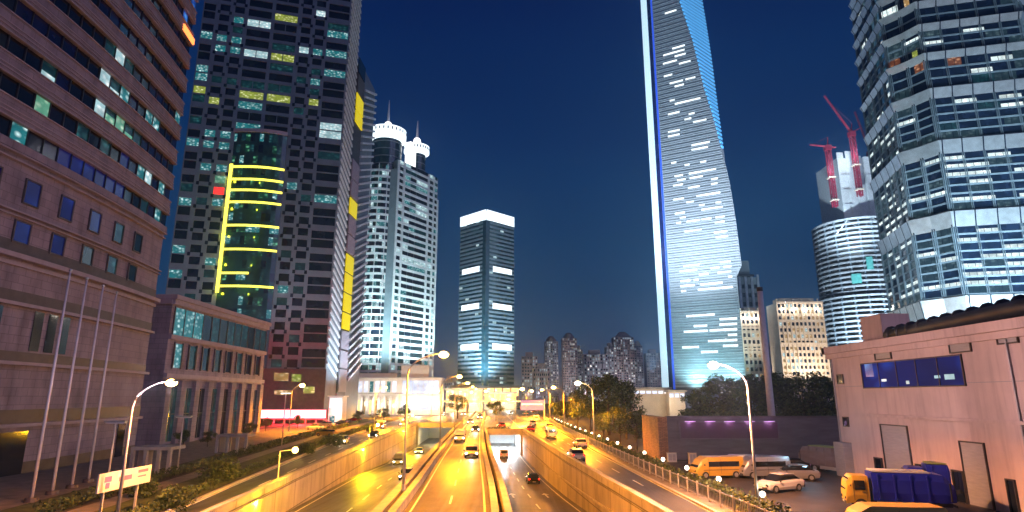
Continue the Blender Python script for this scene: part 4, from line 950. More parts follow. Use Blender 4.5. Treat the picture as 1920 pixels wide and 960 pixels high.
hotel('floodlit_hotel', 'cream floodlit hotel block with lit crown, left of the tower under construction', 1463, 1549, 568, 430, 17, 11, pw=75000)
hotel('narrow_hotel', 'narrow pale floodlit block behind the grey mast at the foot of the antenna tower', 1393, 1434, 585, 470, 14, 5, pw=60000)
# ---------------- tiered silver tower, right edge
T9 = thing('tiered_tower', 'very tall tiered tower with flared silver bands and lit window rows, above the pink building', 'skyscraper', (222, 292, 0))
C9 = (231.0, 292.0); RO = R(-14)
def oct9(w):
    c = w * 0.36; raw = [(-w, -w + c), (-w + c * .55, -w + c * .55), (-w + c, -w), (w - c, -w), (w - c * .55, -w + c * .55), (w, -w + c), (w, w - c), (w - c, w), (-w + c, w), (-w, w - c)]
    return [(C9[0] + x * math.cos(RO) - y * math.sin(RO), C9[1] + x * math.sin(RO) + y * math.cos(RO)) for x, y in raw]
tz = [0, 52, 91, 126, 153, 172, 188, 201, 212, 222, 231, 239]
tw = [34.0, 34.0, 33.6, 33.3, 33.0, 32.8, 32.5, 32.3, 32, 31.8, 31.5]
gw, fb, dk = MB(), MB(), MB(); pn = Panes()
for i in range(11):
    z0, z1, w = tz[i], tz[i + 1], tw[i]; h = z1 - z0; P = oct9(w); n = len(P)
    gw.prism(P, z0, z1 - .01); zc = z1 - max(3.6, h * 0.19)
    sv = MB(); sv.prism(oct9(w + .35), zc, z1 - .3, 0, oct9(w + 1.7)); gr = MB()
    for j in range(n):
        A_, B_ = P[j], P[(j + 1) % n]; u, L = unit(A_, B_)
        nor = (u[1], -u[0])
        if nor[1] > 0.55: continue
        np_ = max(1, int(round(L / 9.0)))
        for q_ in range(np_ + 1):
            a = min(max(L * q_ / np_, .5), L - .5)
            fb.ob(A_, u, a - .42, a - .27, 0.0, 0.8, z0, zc); fb.ob(A_, u, a + .27, a + .42, 0.0, 0.8, z0, zc)
            def PP(s_, d, z): return (A_[0] + u[0] * s_ + nor[0] * d, A_[1] + u[1] * s_ + nor[1] * d, z)
            gr.hexa((PP(a - .25, .42, zc), PP(a + .25, .42, zc), PP(a + .25, .2, zc), PP(a - .25, .2, zc), PP(a - .25, 1.78, z1 - .32), PP(a + .25, 1.78, z1 - .32), PP(a + .25, 1.4, z1 - .32), PP(a - .25, 1.4, z1 - .32)))
        nf = max(1, int((zc - z0) / 3.9)); fh = (zc - z0) / nf
        low = max(0.08, 1 - z0 / 170)
        for k in range(nf):
            z = z0 + fh * k; fb.ob(A_, u, 0.1, L - 0.1, 0.0, 0.4, z, z + 0.8)
            npn = max(1, int(round(L / 3.0))); run = None
            for q_ in range(npn):
                if q_ % 3 == 0: run = rnd.random()
                mt = 'row_light' if run < .52 * low + .05 else 'row_dim' if run < .52 * low + .3 else 'lit_teal_dim' if run > .96 else 'glass_dark'
                pn.add(A_, u, L * q_ / npn + .1, L * (q_ + 1) / npn - .1, 0.06, z + .8, z + (fh * .62 if mt == 'row_light' else fh), mt)
    sv.add(gr.v, gr.f, 1); sv.build('silver_band', [M['silver'], M['glass_dark']], T9)
M['row_light'] = lit('row_light', (0.45, 0.55, 0.55), (1.0, 1.0, 0.92), 2.2, 0.35)
M['row_dim'] = lit('row_dim', (0.02, 0.045, 0.055), (0.18, 0.28, 0.30), 0.8, 0.4)
gw.build('glass_wall', M['glass_dark'], T9); fb.build('facade_lattice', M['grey_clad'], T9)
pn.paint_box(1660, 1740, 112, 140, 'lit_orange', 0.6); pn.paint_box(1770, 1800, 108, 122, 'lit_orange', 0.7); pn.paint([(1713, 101, 'lit_yellow'), (1700, 8, 'lit_warm')], 30)
pn.build(T9)
m = MB(); m.prism(oct9(35.0), 0, 37); m.prism(oct9(34.6), 37.003, 50.5); m.build('base_hall', M['pale_clad'], T9)
for p_, pw, ai in (((165, 215, 16), 380000, (190, 262, 60)), ((205, 205, 16), 420000, (215, 262, 60)), ((245, 215, 16), 300000, (240, 262, 70)), ((130, 245, 16), 250000, (190, 285, 90)), ((195, 170, 16), 1700000, (215, 262, 165))):
    lamp('SPOT', p_, pw, (0.62, 0.86, 1.0), T9, 2.0, ai, R(95), .8)

# ---------------- tower under construction
M['steel_slab'] = plain('steel_slab', (.40, .44, .48), .6, 0, .2, .3)
TA = thing('unfinished_tower', 'round unfinished tower of bare floor slabs with a pale concrete core on top', 'tower', (330, 575, 0))
CA = (atY(1622, 560, 575).x, 577.0)
sl, cl_ = MB(), MB(); pn = MB()
for k in range(38):
    z = 6 + 4.6 * k; r = 41 if z < 97 else 38.5 if z < 172 else 0
    if r == 0: continue
    if 97 <= z < 102: r = 41
    sl.cyl(CA, r, r, z, z + 1.5, 40)
for i in range(22):
    a = 2 * math.pi * i / 22
    for r, z0, z1 in ((39.5, 0, 97), (37, 97, 172)):
        x, y = CA[0] + r * math.cos(a), CA[1] + r * math.sin(a); cl_.box(x - .7, x + .7, y - .7, y + .7, z0, z1)
sl.build('floor_slab', M['steel_slab'], TA); cl_.build('column', M['grey_clad'], TA)
ztop = zat(296, 575)
m = MB(); m.cyl(CA, 31, 31, 0, 168, 28); m.build('inner_wall', M['concrete'], TA)
hw = 20.5
m = MB(); m.box(CA[0] - hw, CA[0] + hw, CA[1] - hw, CA[1] + hw, 168, ztop - 8)
for i in range(5):
    m.box(CA[0] - hw + i * 8.6, CA[0] - hw + i * 8.6 + 6.4, CA[1] - hw - .8, CA[1] - hw - .01, 168, ztop - rnd.random() * 12 + 2)
m.build('core_wall', M['pale_clad'], TA)
m = MB()
for i in range(3):
    for z in (175, 190, 205, 220): m.box(CA[0] - hw + 2 + i * 13, CA[0] - hw + 10 + i * 13, CA[1] - hw - 1.4, CA[1] - hw - .82, z, z + .6)
m.build('formwork', M['silver'], TA)
for a0_, a1_, z0, z1 in ((248, 256, 122, 134), (277, 298, 126, 140), (228, 240, 110, 119)):
    b = MB(); n = 6
    for i in range(n):
        A_, B_ = R(a0_ + (a1_ - a0_) * i / n), R(a0_ + (a1_ - a0_) * (i + 1) / n)
        P = (CA[0] + 38.9 * math.cos(A_), CA[1] + 38.9 * math.sin(A_)); Q = (CA[0] + 38.9 * math.cos(B_), CA[1] + 38.9 * math.sin(B_)); u, L = unit(P, Q); b.ob(P, u, 0, L, 0, .15, z0, z1)
    b.build('safety_net', M['netting'], TA)
br = MB()
for i in range(9):
    a = R(200 + 16 * i); b_ = R(200 + 16 * (i + 1))
    P, Q = [(CA[0] + 38 * math.cos(t), CA[1] + 38 * math.sin(t)) for t in (a, b_)]
    br.tube([(*P, 160), (*Q, 171)] if i % 2 else [(*P, 171), (*Q, 160)], 0.5, 6)
br.build('steel_brace', M['silver'], TA)
for p_, pw, ai in (((280, 500, 20), 1200000, (315, 545, 100)), ((330, 480, 20), 1400000, (335, 540, 120)), ((290, 500, 120), 900000, (325, 560, 210))): lamp('SPOT', p_, pw, (0.68, 0.86, 1.0), TA, 3.0, ai, R(80), .8)  # last spot hangs in free air, added to light the core
# red tower cranes on it
def crane(label, px, py0, py1, Y, jib, lean):
    b_ = atY(px, py0, Y); zt = zat(py1, Y); t = thing('tower_crane', label, 'crane', (b_.x, Y, b_.z), 0, 'red cranes on the unfinished tower')
    m = MB(); w = 1.7
    for sx_ in (-1, 1):
        for sy_ in (-1, 1): m.box(b_.x + sx_ * w - .45, b_.x + sx_ * w + .45, Y + sy_ * w - .45, Y + sy_ * w + .45, b_.z, zt)
    z = b_.z; k = 0
    while z + 4 < zt:
        s = 1 if k % 2 else -1
        for sy_ in (-1, 1): m.tube([(b_.x - w * s, Y + sy_ * w, z), (b_.x + w * s, Y + sy_ * w, z + 4)], .34, 5)
        m.box(b_.x - w, b_.x + w, Y - w - .3, Y - w + .3, z - .3, z + .3); z += 4; k += 1
    m.build('mast', M['crane_red'], t)
    m = MB(); m.box(b_.x - 2.8, b_.x + 2.8, Y - 2.6, Y + 2.6, zt, zt + 5); m.build('cab', M['crane_red'], t)
    m = MB()
    for (dx, dz) in jib:
        for o_ in (-.9, .9): m.tube([(b_.x, Y + o_, zt + 4), (b_.x + dx, Y + o_, zt + 4 + dz)], [.6, .35], 6)
        for i in range(1, 8):
            f_ = i / 8; m.tube([(b_.x + dx * f_, Y - .9, zt + 4 + dz * f_), (b_.x + dx * (f_ + .06), Y + .9, zt + 4 + dz * (f_ + .06))], .25, 5)
    m.build('jib', M['crane_red'], t)
    m = MB(); m.tube([(b_.x, Y, zt + 4), (b_.x + 1.5, Y, zt + 14)], [.8, .4], 6); m.tube([(b_.x + 1.5, Y, zt + 14), (b_.x + jib[0][0] * .9, Y, zt + 4 + jib[0][1] * .9)], .12, 4); m.build('tie', M['crane_red'], t)
    for z in (b_.z + 6, (b_.z + zt) / 2): m = MB(); m.box(b_.x - 3.2, b_.x + 3.2, Y - 3, Y + 3, z, z + 1.2); m.build('collar', M['cream'], t)
    lamp('POINT', (b_.x - 5, Y - 9, zt - 22), 13000, (.85, .92, 1), t, 1.0)  # added light that brightens the dark core; no lamp on the crane
crane('red tower crane with a nearly level jib left of the unfinished tower core', 1566, 388, 282, 548, ((-17, 2), (8, -1)), 0)
crane('tallest red tower crane with a steeply raised jib, middle of the unfinished tower core', 1613, 368, 256, 548, ((-22, 40), (9, 5)), 0)
crane('short red tower crane right of the unfinished core, partly behind the tiered tower', 1638, 330, 292, 575, ((-10, 45), (5, 4)), 0)

# ---------------- pink building, right
PB = thing('pink_building', 'pink rendered building with a wide dark window and a roof duct, behind the parked trucks', 'building', (45, 50, 0))
PP_ = (35.0, 67.0); UP = (0.0, -1.0); LP = 42.0; HP = 12.6
m = MB(); m.box(35.0, 60, 25, 67.0, 0, HP); m.box(38.4, 41.4, 62.5, 66.2, HP, HP + 3.9); m.build('wall', M['pink_paint'], PB)
c = MB(); c.ob(PP_, UP, -0.6, LP, -0.4, 0.6, HP - 0.02, HP + 0.7); c.ob(PP_, UP, -0.4, LP, 0.0, 0.32, HP - .55, HP - .03); c.ob((35.0, 67.003), (-1, 0), -26, .6, 0, 0.5, HP, HP + .69); c.ob(PP_, UP, 5.2, LP, 0, 0.25, 6.15, 6.4); c.build('cornice', M['pink_paint'], PB)
def onw(px, py):
    r = ray(px, py); t = 35.0 / r.x; return 67.0 - r.y * t, CAMH + r.z * t
def wallrect(x0, x1, y0, y1):
    a, z1 = onw(x0, y0); b, z0 = onw(x1, y1); return a, b, z0, z1
def framed(parent, a, b, z0, z1, glass, name='window', sub='pane', nm=1, fm='dark_metal', d=0.0):
    f = MB(); t_ = 0.1
    for q in ((a - t_, a, z0 - t_, z1 + t_), (b, b + t_, z0 - t_, z1 + t_), (a, b, z0 - t_, z0), (a, b, z1, z1 + t_)): f.ob(PP_, UP, q[0], q[1], -.05, 0.14, q[2], q[3])
    for i in range(1, nm): x = a + (b - a) * i / nm; f.ob(PP_, UP, x - .04, x + .04, 0.06, 0.12, z0, z1)
    w = f.build(name, M[fm], parent); g_ = MB(); g_.ob(PP_, UP, a, b, 0.01, 0.06, z0, z1); g_.build(sub, M[glass], w); return w
a, _ = onw(1617, 690); b, _ = onw(1806, 690); z1 = onw(1720, 674)[1]; z0 = onw(1720, 724)[1]
wd = framed(PB, a, b, z0, z1, 'room_blue', nm=5)
for px0, px1, y0, y1, mt in ((1622, 1640, 683, 706, 'lit_blue'), (1654, 1664, 711, 715, 'lit_white'), (1700, 1707, 714, 720, 'lit_white'), (1753, 1765, 704, 709, 'lit_white'), (1772, 1792, 702, 711, 'lit_white')):
    A_, ZA = onw(px0, y0); B_, ZB = onw(px1, y1); m = MB(); m.ob(PP_, UP, A_, B_, 0.065, 0.08, ZB, ZA); m.build('indoor_light', M[mt], wd)
for x0, x1, y0, y1, nm_, mt in ((1571, 1582, 704, 718, 'small_window', 'glass_dark'), (1582, 1592, 783, 797, 'small_window', 'glass_dark'), (1641, 1672, 656, 671, 'vent', 'shutter'), (1781, 1822, 641, 657, 'vent', 'shutter'), (1870, 1910, 622, 640, 'vent', 'shutter')):
    a, b, z0, z1 = wallrect(x0, x1, y0, y1); framed(PB, a, b, min(z0, z1 - .8), z1, mt, nm_, 'pane' if 'win' in nm_ else 'grille')
a, b = onw(1657, 830)[0], onw(1705, 830)[0]; framed(PB, a, b, 0.05, onw(1657, 797)[1], 'shutter', 'garage_door', 'shutter_leaf')
for x0, x1 in ((1640, 1652), (1716, 1733), (1782, 1800), (1880, 1893)):
    a, b = onw(x0, 850)[0], onw(x1, 850)[0]; framed(PB, a, b, 0.05, 2.3, 'glass_dark', 'door', 'door_leaf')
a, b = onw(1803, 840)[0], onw(1846, 840)[0]; framed(PB, a, b, 0.05, 4.6, 'shutter', 'garage_door', 'shutter_leaf')
a = onw(1575, 800)[0]; m = MB(); m.ob(PP_, UP, 0.3, 2.2, 0.0, 0.9, 0, 3.4); m.build('side_cabin', M['shutter'], PB)
m = MB(); m.tube([(37.5, 60.0, HP + 1.3), (37.2, 52, HP + 1.5), (37.0, 43.5, HP + 1.7), (37, 40, HP + 1.8)], 0.66, 12)
for i in range(13): y = 59.4 - i * 1.55; m.tube([(37.4, y, HP + 1.45 + i * .055), (37.4, y - .2, HP + 1.46 + i * .055)], 0.76, 12)
m.build('roof_duct', M['roof_felt'], PB, True)
m = MB()
for i in range(7): m.box(37.0, 37.6, 59.0 - i * 3, 59.8 - i * 3, HP - .01, HP + .8 + i * .09)
m.build('duct_support', M['steel'], PB)
for a_ in (0.35, 24.2, 33.0): m = MB(); P_ = (PP_[0] - .09, PP_[1] - a_); m.tube([(*P_, 0.1), (*P_, HP - .6)], .07, 8); m.build('downpipe', M['shutter'], PB)
m = MB(); m.ob(PP_, UP, 5.3, LP, 0.0, 0.08, 0.0, 0.04); m.ob(PP_, UP, 0.0, LP, 0.0, 0.035, 9.05, 9.1); m.build('joint_strip', M['shutter'], PB)
m = MB(); m.box(38, 44, 33, 41.5, HP, HP + 4.4); m.build('roof_box', M['pink_paint'], PB)
lamp('POINT', (29.5, 63.0, 3.2), 160, (0.35, 0.75, 1.0), PB, 0.2)

M['lilac_lamp'] = glow('lilac_lamp', (0.75, 0.42, 0.8), 0.8)
# ---------------- dark screen wall with recessed board and brick end
DW = thing('screen_wall', 'dark wall with a wide framed board and an orange brick end, behind the parking lot', 'wall', (30, 84, 0))
xa, xb = 20.6, 44.0; HW = 5.35
m = MB(); m.box(xa + .01, xb, 83.0, 84.0, 0, HW); m.build('wall', M['dark_wall'], DW)
m = MB(); m.box(xa - 1.2, xa, 82.85, 93, 0, HW + .05); m.build('brick_end', M['brick'], DW)
x0, x1 = atY(1275, 800, 83).x, atY(1457, 800, 83).x; z0, z1 = zat(822, 83), zat(792, 83)
fm_ = MB()
for q in ((x0 - .25, x0, z0 - .25, z1 + .25), (x1, x1 + .25, z0 - .25, z1 + .25), (x0, x1, z0 - .25, z0), (x0, x1, z1, z1 + .25)): fm_.box(q[0], q[1], 82.75, 82.98, q[2], q[3])
fr_ = fm_.build('board_frame', M['dark_wall'], DW); m = MB(); m.box(x0, x1, 82.9, 82.97, z0, z1); m.build('board', M['board'], fr_)
for i in range(5):
    a = x0 + .6 + i * (x1 - x0 - 2.4) / 4; l = MB(); l.box(a, a + 1.4, 82.62, 82.74, z1 + .1, z1 + .17); l.build('board_lamp', M['lilac_lamp'], fr_); lamp('POINT', (a + .7, 82.35, z1 - .05), 26, (0.85, 0.42, 0.95), DW, .12)
m = MB(); m.box(xa, xb + .1, 82.9, 84.1, HW + .003, HW + .18); m.build('coping', M['dark_stone'], DW)
# small utility boxes by the wall
for px, py, w, h, lab, mt in ((1261, 862, 1.1, 1.0, 'pale grey utility cabinet by the brick wall end', 'pale_clad'), (1300, 866, 0.9, 1.2, 'ochre utility cabinet in front of the dark wall, beside the pale one', 'cream')):
    x, y = gxy(px, py + 5); t = thing('utility_cabinet', lab, 'cabinet', (x, y, 0)); m = MB(); m.box(x - w / 2, x + w / 2, y, y + .5, 0.1, h + .1); m.build('case', M[mt], t)
    m = MB(); m.box(x - w / 2 + .1, x - .02, y - .03, y - .002, .2, h); m.box(x + .02, x + w / 2 - .1, y - .03, y - .002, .2, h); m.build('door', M['shutter'], t); m = MB(); m.box(x - w / 2 - .06, x + w / 2 + .06, y - .06, y + .56, 0, .1); m.box(x - w / 2 - .06, x + w / 2 + .06, y - .06, y + .56, h + .1, h + .16); m.build('plinth', M['concrete'], t)

# ---------------- far skyline
def block_tower(label, px0, px1, pytop, Y, nfl, ncol, mt='apartment', frac=.28, top=0):
    x0, x1 = atY(px0, 680, Y).x, atY(px1, 680, Y).x; zt = zat(pytop, Y); t = thing('apartment_tower', label, 'apartment block', ((x0 + x1) / 2, Y + 10, 0), 0, 'far apartment towers')
    m = MB(); w = (x1 - x0) / ncol; m.box(x0, x1, Y, Y + 20, 0, zt)
    for j in range(ncol):
        if j % 3 == 1: m.box(x0 + j * w, x0 + (j + 1) * w, Y - 3, Y - .01, 0, zt - 3)
    m.build('wall', M[mt], t); r_ = MB(); c = (x0 + x1) / 2; hw_ = (x1 - x0) / 2
    if top == 0: r_.box(c - hw_ * .5, c + hw_ * .4, Y + 3, Y + 16, zt, zt + 6)
    elif top == 1: r_.prism([(c - hw_ * .8, Y + 1), (c + hw_ * .8, Y + 1), (c + hw_ * .8, Y + 18), (c - hw_ * .8, Y + 18)], zt, zt + 8, 0, [(c - hw_ * .3, Y + 8), (c + hw_ * .3, Y + 8), (c + hw_ * .3, Y + 11), (c - hw_ * .3, Y + 11)])
    else: r_.cyl((c, Y + 10), hw_ * .75, hw_ * .75, zt, zt + 4, 14); r_.ball((c, Y + 10, zt + 4), hw_ * .6, hw_ * .6, hw_ * .5)
    r_.build('roof_top', M['apartment_pink' if top else mt], t)
    pn = Panes(); fl = zt / nfl
    for k in range(nfl):
        for j in range(ncol):
            if rnd.random() < .85: d = 3.03 if j % 3 == 1 and fl * k + fl * .75 < zt - 3 else 0.03; q = rnd.random(); pn.add((x0 + j * w, Y), (1, 0), w * .25, w * .75, d, fl * k + fl * .25, fl * k + fl * .75, 'far_window' if q < frac else 'glass_dark')
    pn.build(t, 'window', 40); lamp('SPOT', ((x0 + x1) / 2, Y - 60, 12), 45000, (0.85, 0.78, 0.95), t, 2.0, ((x0 + x1) / 2, Y, zt * .55), R(80), .8)  # added spot that brightens the block front; no lamp stands there
for a in (('low far apartment block left of the domed pair, behind the glowing junction', 978, 1008, 668, 880, 14, 6, 'apartment_pink', .35, 0),
          ('tall far apartment tower with a domed roof, left one of the pair', 1022, 1047, 640, 900, 26, 7, 'apartment', .25, 2),
          ('tall far apartment tower with a domed roof, right one of the pair', 1055, 1082, 634, 905, 26, 8, 'apartment_pink', .28, 2),
          ('stepped lower wing beside the right domed apartment tower', 1080, 1093, 655, 915, 22, 4, 'apartment', .25, 0),
          ('dark far apartment block with bright windows between the two tall clusters', 1095, 1140, 664, 860, 14, 9, 'apartment', .55, 0),
          ('pale stepped apartment wing left of the broad gabled tower', 1138, 1155, 650, 870, 22, 4, 'apartment', .30, 0),
          ('broad far apartment tower with a gabled roof, right of centre', 1152, 1190, 632, 868, 26, 9, 'apartment_pink', .40, 1),
          ('slim far apartment tower behind the broad gabled one, near the giant tower', 1190, 1206, 648, 940, 24, 4, 'apartment', .2, 1),
          ('small far apartment block next to the glowing left edge of the giant tower', 1212, 1240, 662, 980, 20, 6, 'apartment', .2, 0),
          ('dark far office block just right of the white podium', 832, 852, 716, 600, 6, 6, 'apartment', .3, 0),
          ('faint far block in the gap between the antenna tower and the floodlit hotel', 1440, 1462, 650, 900, 20, 5, 'apartment', .15, 0),
          ('wide low far block behind the glowing junction lamp', 1000, 1030, 690, 760, 8, 8, 'apartment_pink', .4, 0)): block_tower(*a)
# bright low shops and footbridge at the far junction
def shop(label, px0, px1, py0, py1, Y, n, mt, pw):
    x0, x1 = atY(px0, 740, Y).x, atY(px1, 740, Y).x; z1 = zat(py0, Y); z0 = max(0.5, zat(py1, Y)); t = thing('shop_building', label, 'shop', ((x0 + x1) / 2, Y + 5, 0))
    m = MB(); m.box(x0, x1, Y, Y + 12, 0, z1); m.build('wall', M['cream'], t); w = (x1 - x0) / n
    m = MB(); m.box(x0 - .6, x1 + .6, Y - 1.6, Y + 12.2, z1, z1 + .8); m.build('roof', M['concrete'], t)
    for i in range(n): m = MB(); m.box(x0 + i * w + .3, x0 + (i + 1) * w - .3, Y - .2, Y - .01, z0, z1 - .6); m.build('shop_window', M[mt], t)
    for i in range(2): lamp('POINT', (x0 + (x1 - x0) * (.25 + .5 * i), Y - 9, 6), pw, (1.0, .82, .55), t, 1)
shop('long low shop with glowing white-yellow front at the far left side of the junction', 836, 905, 731, 755, 345, 9, 'shop_front', 9000)
shop('low glowing shop front in the middle of the far junction, right of the long shop', 908, 968, 737, 757, 400, 6, 'shop_front', 9000)
shop('small pale lit shop beyond the trees under the giant tower', 1254, 1284, 735, 745, 250, 3, 'shop_white', 1500)
shop('long dark hall with a strip of bluish light beyond the right trees', 1188, 1256, 730, 738, 255, 6, 'shop_white', 1000)
fbg = thing('far_footbridge', 'lit footbridge crossing the far end of the roads', 'footbridge', (-20, 300, 0))
x0, x1 = atY(818, 745, 305).x, atY(1010, 745, 305).x
m = MB(); m.box(x0, x1, 305, 309, 5.6, 6.5); m.build('deck', M['concrete'], fbg)
m = MB(); m.box(x0, x1, 304.8, 304.98, 5.75, 6.3); m.build('light_strip', M['shop_front'], fbg)
m = MB(); m.box(x0, x1, 305.0, 305.1, 7.4, 7.55)
for i in range(26): a = x0 + (x1 - x0) * i / 25; m.box(a - .06, a + .06, 305, 305.1, 6.5, 7.4)
m.build('railing', M['steel'], fbg)
for f_ in (0.02, .3, .62, .98): m = MB(); a = x0 + (x1 - x0) * f_; m.cyl((a, 307), .6, .6, 0, 5.6, 12); m.build('pier', M['concrete'], fbg)
# ================================================================ plants
def leafcloud(seed, clumps, n, size, flat=1.0):
    rr = random.Random(seed); mb = MB()
    for (cx, cy_, cz, r) in clumps:
        for _ in range(int(n * r * r)):
            d = Vector((rr.gauss(0, 1), rr.gauss(0, 1), rr.gauss(0, 1))).normalized() * r * (rr.random() ** 0.45)
            p = Vector((cx, cy_, cz)) + Vector((d.x, d.y, d.z * flat)); s = size * (0.6 + rr.random() * .8)
            a = Vector((rr.gauss(0, 1), rr.gauss(0, 1), rr.gauss(0, .7))).normalized(); b = a.cross(Vector((rr.gauss(0, 1), rr.gauss(0, 1), rr.gauss(0, 1)))).normalized()
            mb.add((p - a * s, p + b * s * .45, p + a * s, p - b * s * .45), ((0, 1, 2, 3),), rr.choice((0, 0, 1, 1, 2)))
    return mb
def tree_mesh(seed, H, W):
    rr = random.Random(seed); cl = []
    for i in range(17):
        a = rr.random() * 6.28; rad = W * (0.15 + .75 * rr.random()); zz = H * (0.40 + .52 * rr.random()); k = math.sqrt(max(.1, 1 - ((zz / H - .62) / .42) ** 2))
        cl.append((rad * k * math.cos(a), rad * k * math.sin(a), zz, W * (0.18 + .24 * rr.random())))
    cl.append((0, 0, H * .86, W * .36)); leaf = leafcloud(seed, cl, 78, 0.27, .85)
    t = MB(); t.tube([(0, 0, -.05), (.05, 0, H * .2), (.1, .1, H * .45), (.05, .05, H * .7)], [.26, .2, .15, .06], 8)
    for c in cl[:9]: t.tube([(.06, .04, H * .28), (c[0] * .5, c[1] * .5, (H * .3 + c[2]) / 2 + .3), c[:3]], [.1, .07, .03], 5)
    return leaf.mesh('crown', [M['leaf_dark'], M['leaf_green'], M['leaf_light']]), t.mesh('trunk', [M['bark']])
TM = [tree_mesh(s, 10.0, 4.3) for s in (3, 5, 8, 13)]
def tree(label, x, y, H, k=0, wid=1.0, group='street trees', name='tree'):
    t = thing(name, label, 'tree', (x, y, 0), rnd.random() * 6.28, group); s = H / 10.0
    for me, nm_ in zip(TM[k % 4], ('crown', 'trunk')):
        o = bpy.data.objects.new(nm_, me); COL.objects.link(o); o.parent = t; o.scale = (s * wid, s * wid, s)
    return t
g_ = 'trees beside the right road'
for i, (px, Y, top, wd, lab) in enumerate(((1190, 97, 770, .9, 'low bushy tree touching the orange brick wall end'), (1160, 108, 765, .9, 'low lamp-lit bushy tree, second from the brick wall end'), (1130, 118, 772, .8, 'low lamp-lit bushy tree behind the second right street lamp'),
      (1172, 122, 715, 1.0, 'tall dark tree above the lamp-lit bushes, nearest the parking wall'), (1140, 135, 702, 1.1, 'tallest dark tree of the right roadside clump'), (1105, 150, 718, 1.0, 'dark tree left of the tallest one in the right roadside clump'),
      (1082, 160, 745, .9, 'yellow-green tree glowing under the third right street lamp'), (1062, 178, 752, .9, 'lamp-lit tree right before the purple sign, fourth from the junction'), (1050, 200, 752, .9, 'lamp-lit tree near the purple sign, third from the junction'), (1042, 225, 755, .9, 'far lamp-lit tree behind the purple sign, second from the junction'), (1150, 160, 708, 1.1, 'rear dark tree behind the tallest of the right clump'))):
    H = zat(top, Y); tree(lab, atY(px, 740, Y).x, Y, H, i, wd * (1.15 if H < 9 else .9), g_)
for i, (px, Y, top, lab) in enumerate(((1300, 112, 735, 'dark tree behind the left part of the framed board wall'), (1335, 106, 712, 'dark tree lit from the near right street lamp, behind the board wall'), (1372, 110, 704, 'tall dark tree directly behind the near right street lamp'), (1408, 108, 706, 'dark tree just left of the thick grey mast'),
      (1470, 110, 703, 'dark tree just right of the thick grey mast'), (1505, 106, 698, 'tall dark tree between the grey mast and the pink building'), (1540, 112, 700, 'dark tree at the corner of the pink building'), (1440, 122, 700, 'rear dark tree behind the thick grey mast'))):
    tree(lab, atY(px, 740, Y).x, Y, zat(top, Y), i + 1, .95, 'dark trees behind the screen wall')
for i, (px, Y, top, lab) in enumerate(((350, 100, 806, 'dark round tree in front of the stone podium windows, left one'), (395, 104, 808, 'dark round tree in front of the stone podium windows, right one'), (500, 150, 782, 'small tree lit red at the left end of the red canopy'), (560, 165, 778, 'small tree lit red before the middle of the red canopy'), (672, 200, 770, 'small orange-lit tree before the white kiosk'), (720, 215, 765, 'small orange-lit tree in front of the white podium columns, left one'),
      (760, 222, 757, 'small orange-lit tree in front of the white podium columns, right one'), (858, 240, 738, 'orange-lit tree at the left ramp tunnel top, near the long shop'), (930, 215, 752, 'orange-lit small tree on the tunnel roof in the middle'), (470, 128, 792, 'dark tree at the right end of the stone podium'))):
    tree(lab, atY(px, 780, Y).x, Y, zat(top, Y), i, 1.15, 'left and junction trees')
def hedge_row(label, fx_, y0, y1, w, h, seed):
    rr = random.Random(seed); cl = []; y = y0
    while y < y1: cl.append((fx_(y) + rr.uniform(-.35, .35) * w, y, h * (.45 + rr.random() * .3), .5 * w + .12)); y += .42
    n = 90 / (.5 * w + .12) ** 2 * (.5 * w + .12)
    mb = MB(); 
    for c in cl:
        k = 0.8 + max(0, (60 - c[1]) / 30); mb2 = leafcloud(int(c[1] * 100), [c], n * min(k, 1.5) * .5, .13 if c[1] < 90 else .2, h / w); mb.add(mb2.v, mb2.f); mb.m[-len(mb2.m):] = mb2.m
    o = mb.build('hedge', [M['leaf_dark'], M['leaf_green'], M['leaf_light']]); tag(o, label, 'hedge')
hedge_row('long clipped dark hedge behind the right road fence with bulb lights along it', off(eI, 2.4), 34, 215, 1.25, 1.05, 1)
hedge_row('low clipped hedge along the lawn at the left road kerb', off(eA, -0.9), 38, 185, .75, .65, 2)
hedge_row('clipped hedge between the garden footpath and the service road on the left', off(eA, -7.7), 44, 175, .85, .9, 3)
for px, py, s, lab in ((400, 896, 1.5, 'large round shrub on the lawn beside the left road'), (262, 925, 1.1, 'round shrub under the tilted sign board'), (330, 945, 1.0, 'low round shrub at the near end of the left lawn'), (625, 828, 1.2, 'round shrub at the kerb by the parked cars'), (690, 800, 1.1, 'round shrub at the kerb before the white podium'), (575, 842, 1.0, 'dark round shrub beside the slanted post')):
    x, y = gxy(px, py + 8); rr = random.Random(px); o = leafcloud(px, [(rr.uniform(-.8, .8) * s, rr.uniform(-.6, .6) * s, s * (.5 + .4 * rr.random()), .8 * s) for _ in range(7)], 200, .15).build('shrub', [M['leaf_dark'], M['leaf_green'], M['leaf_light']]); o.location = (x, y, 0); tag(o, lab, 'shrub')
for i, (px, lab) in enumerate(((922, 'low planter shrub on the tunnel roof, left one'), (948, 'low planter shrub on the tunnel roof, right one'))):
    p = atY(px, 790, 153); o = leafcloud(i + 77, [(random.Random(j + i).uniform(-1, 1), 0, .5, .6) for j in range(6)], 170, .15).build('shrub', [M['leaf_dark'], M['leaf_green'], M['leaf_light']]); o.location = (p.x, 152, -.1); tag(o, lab, 'shrub')
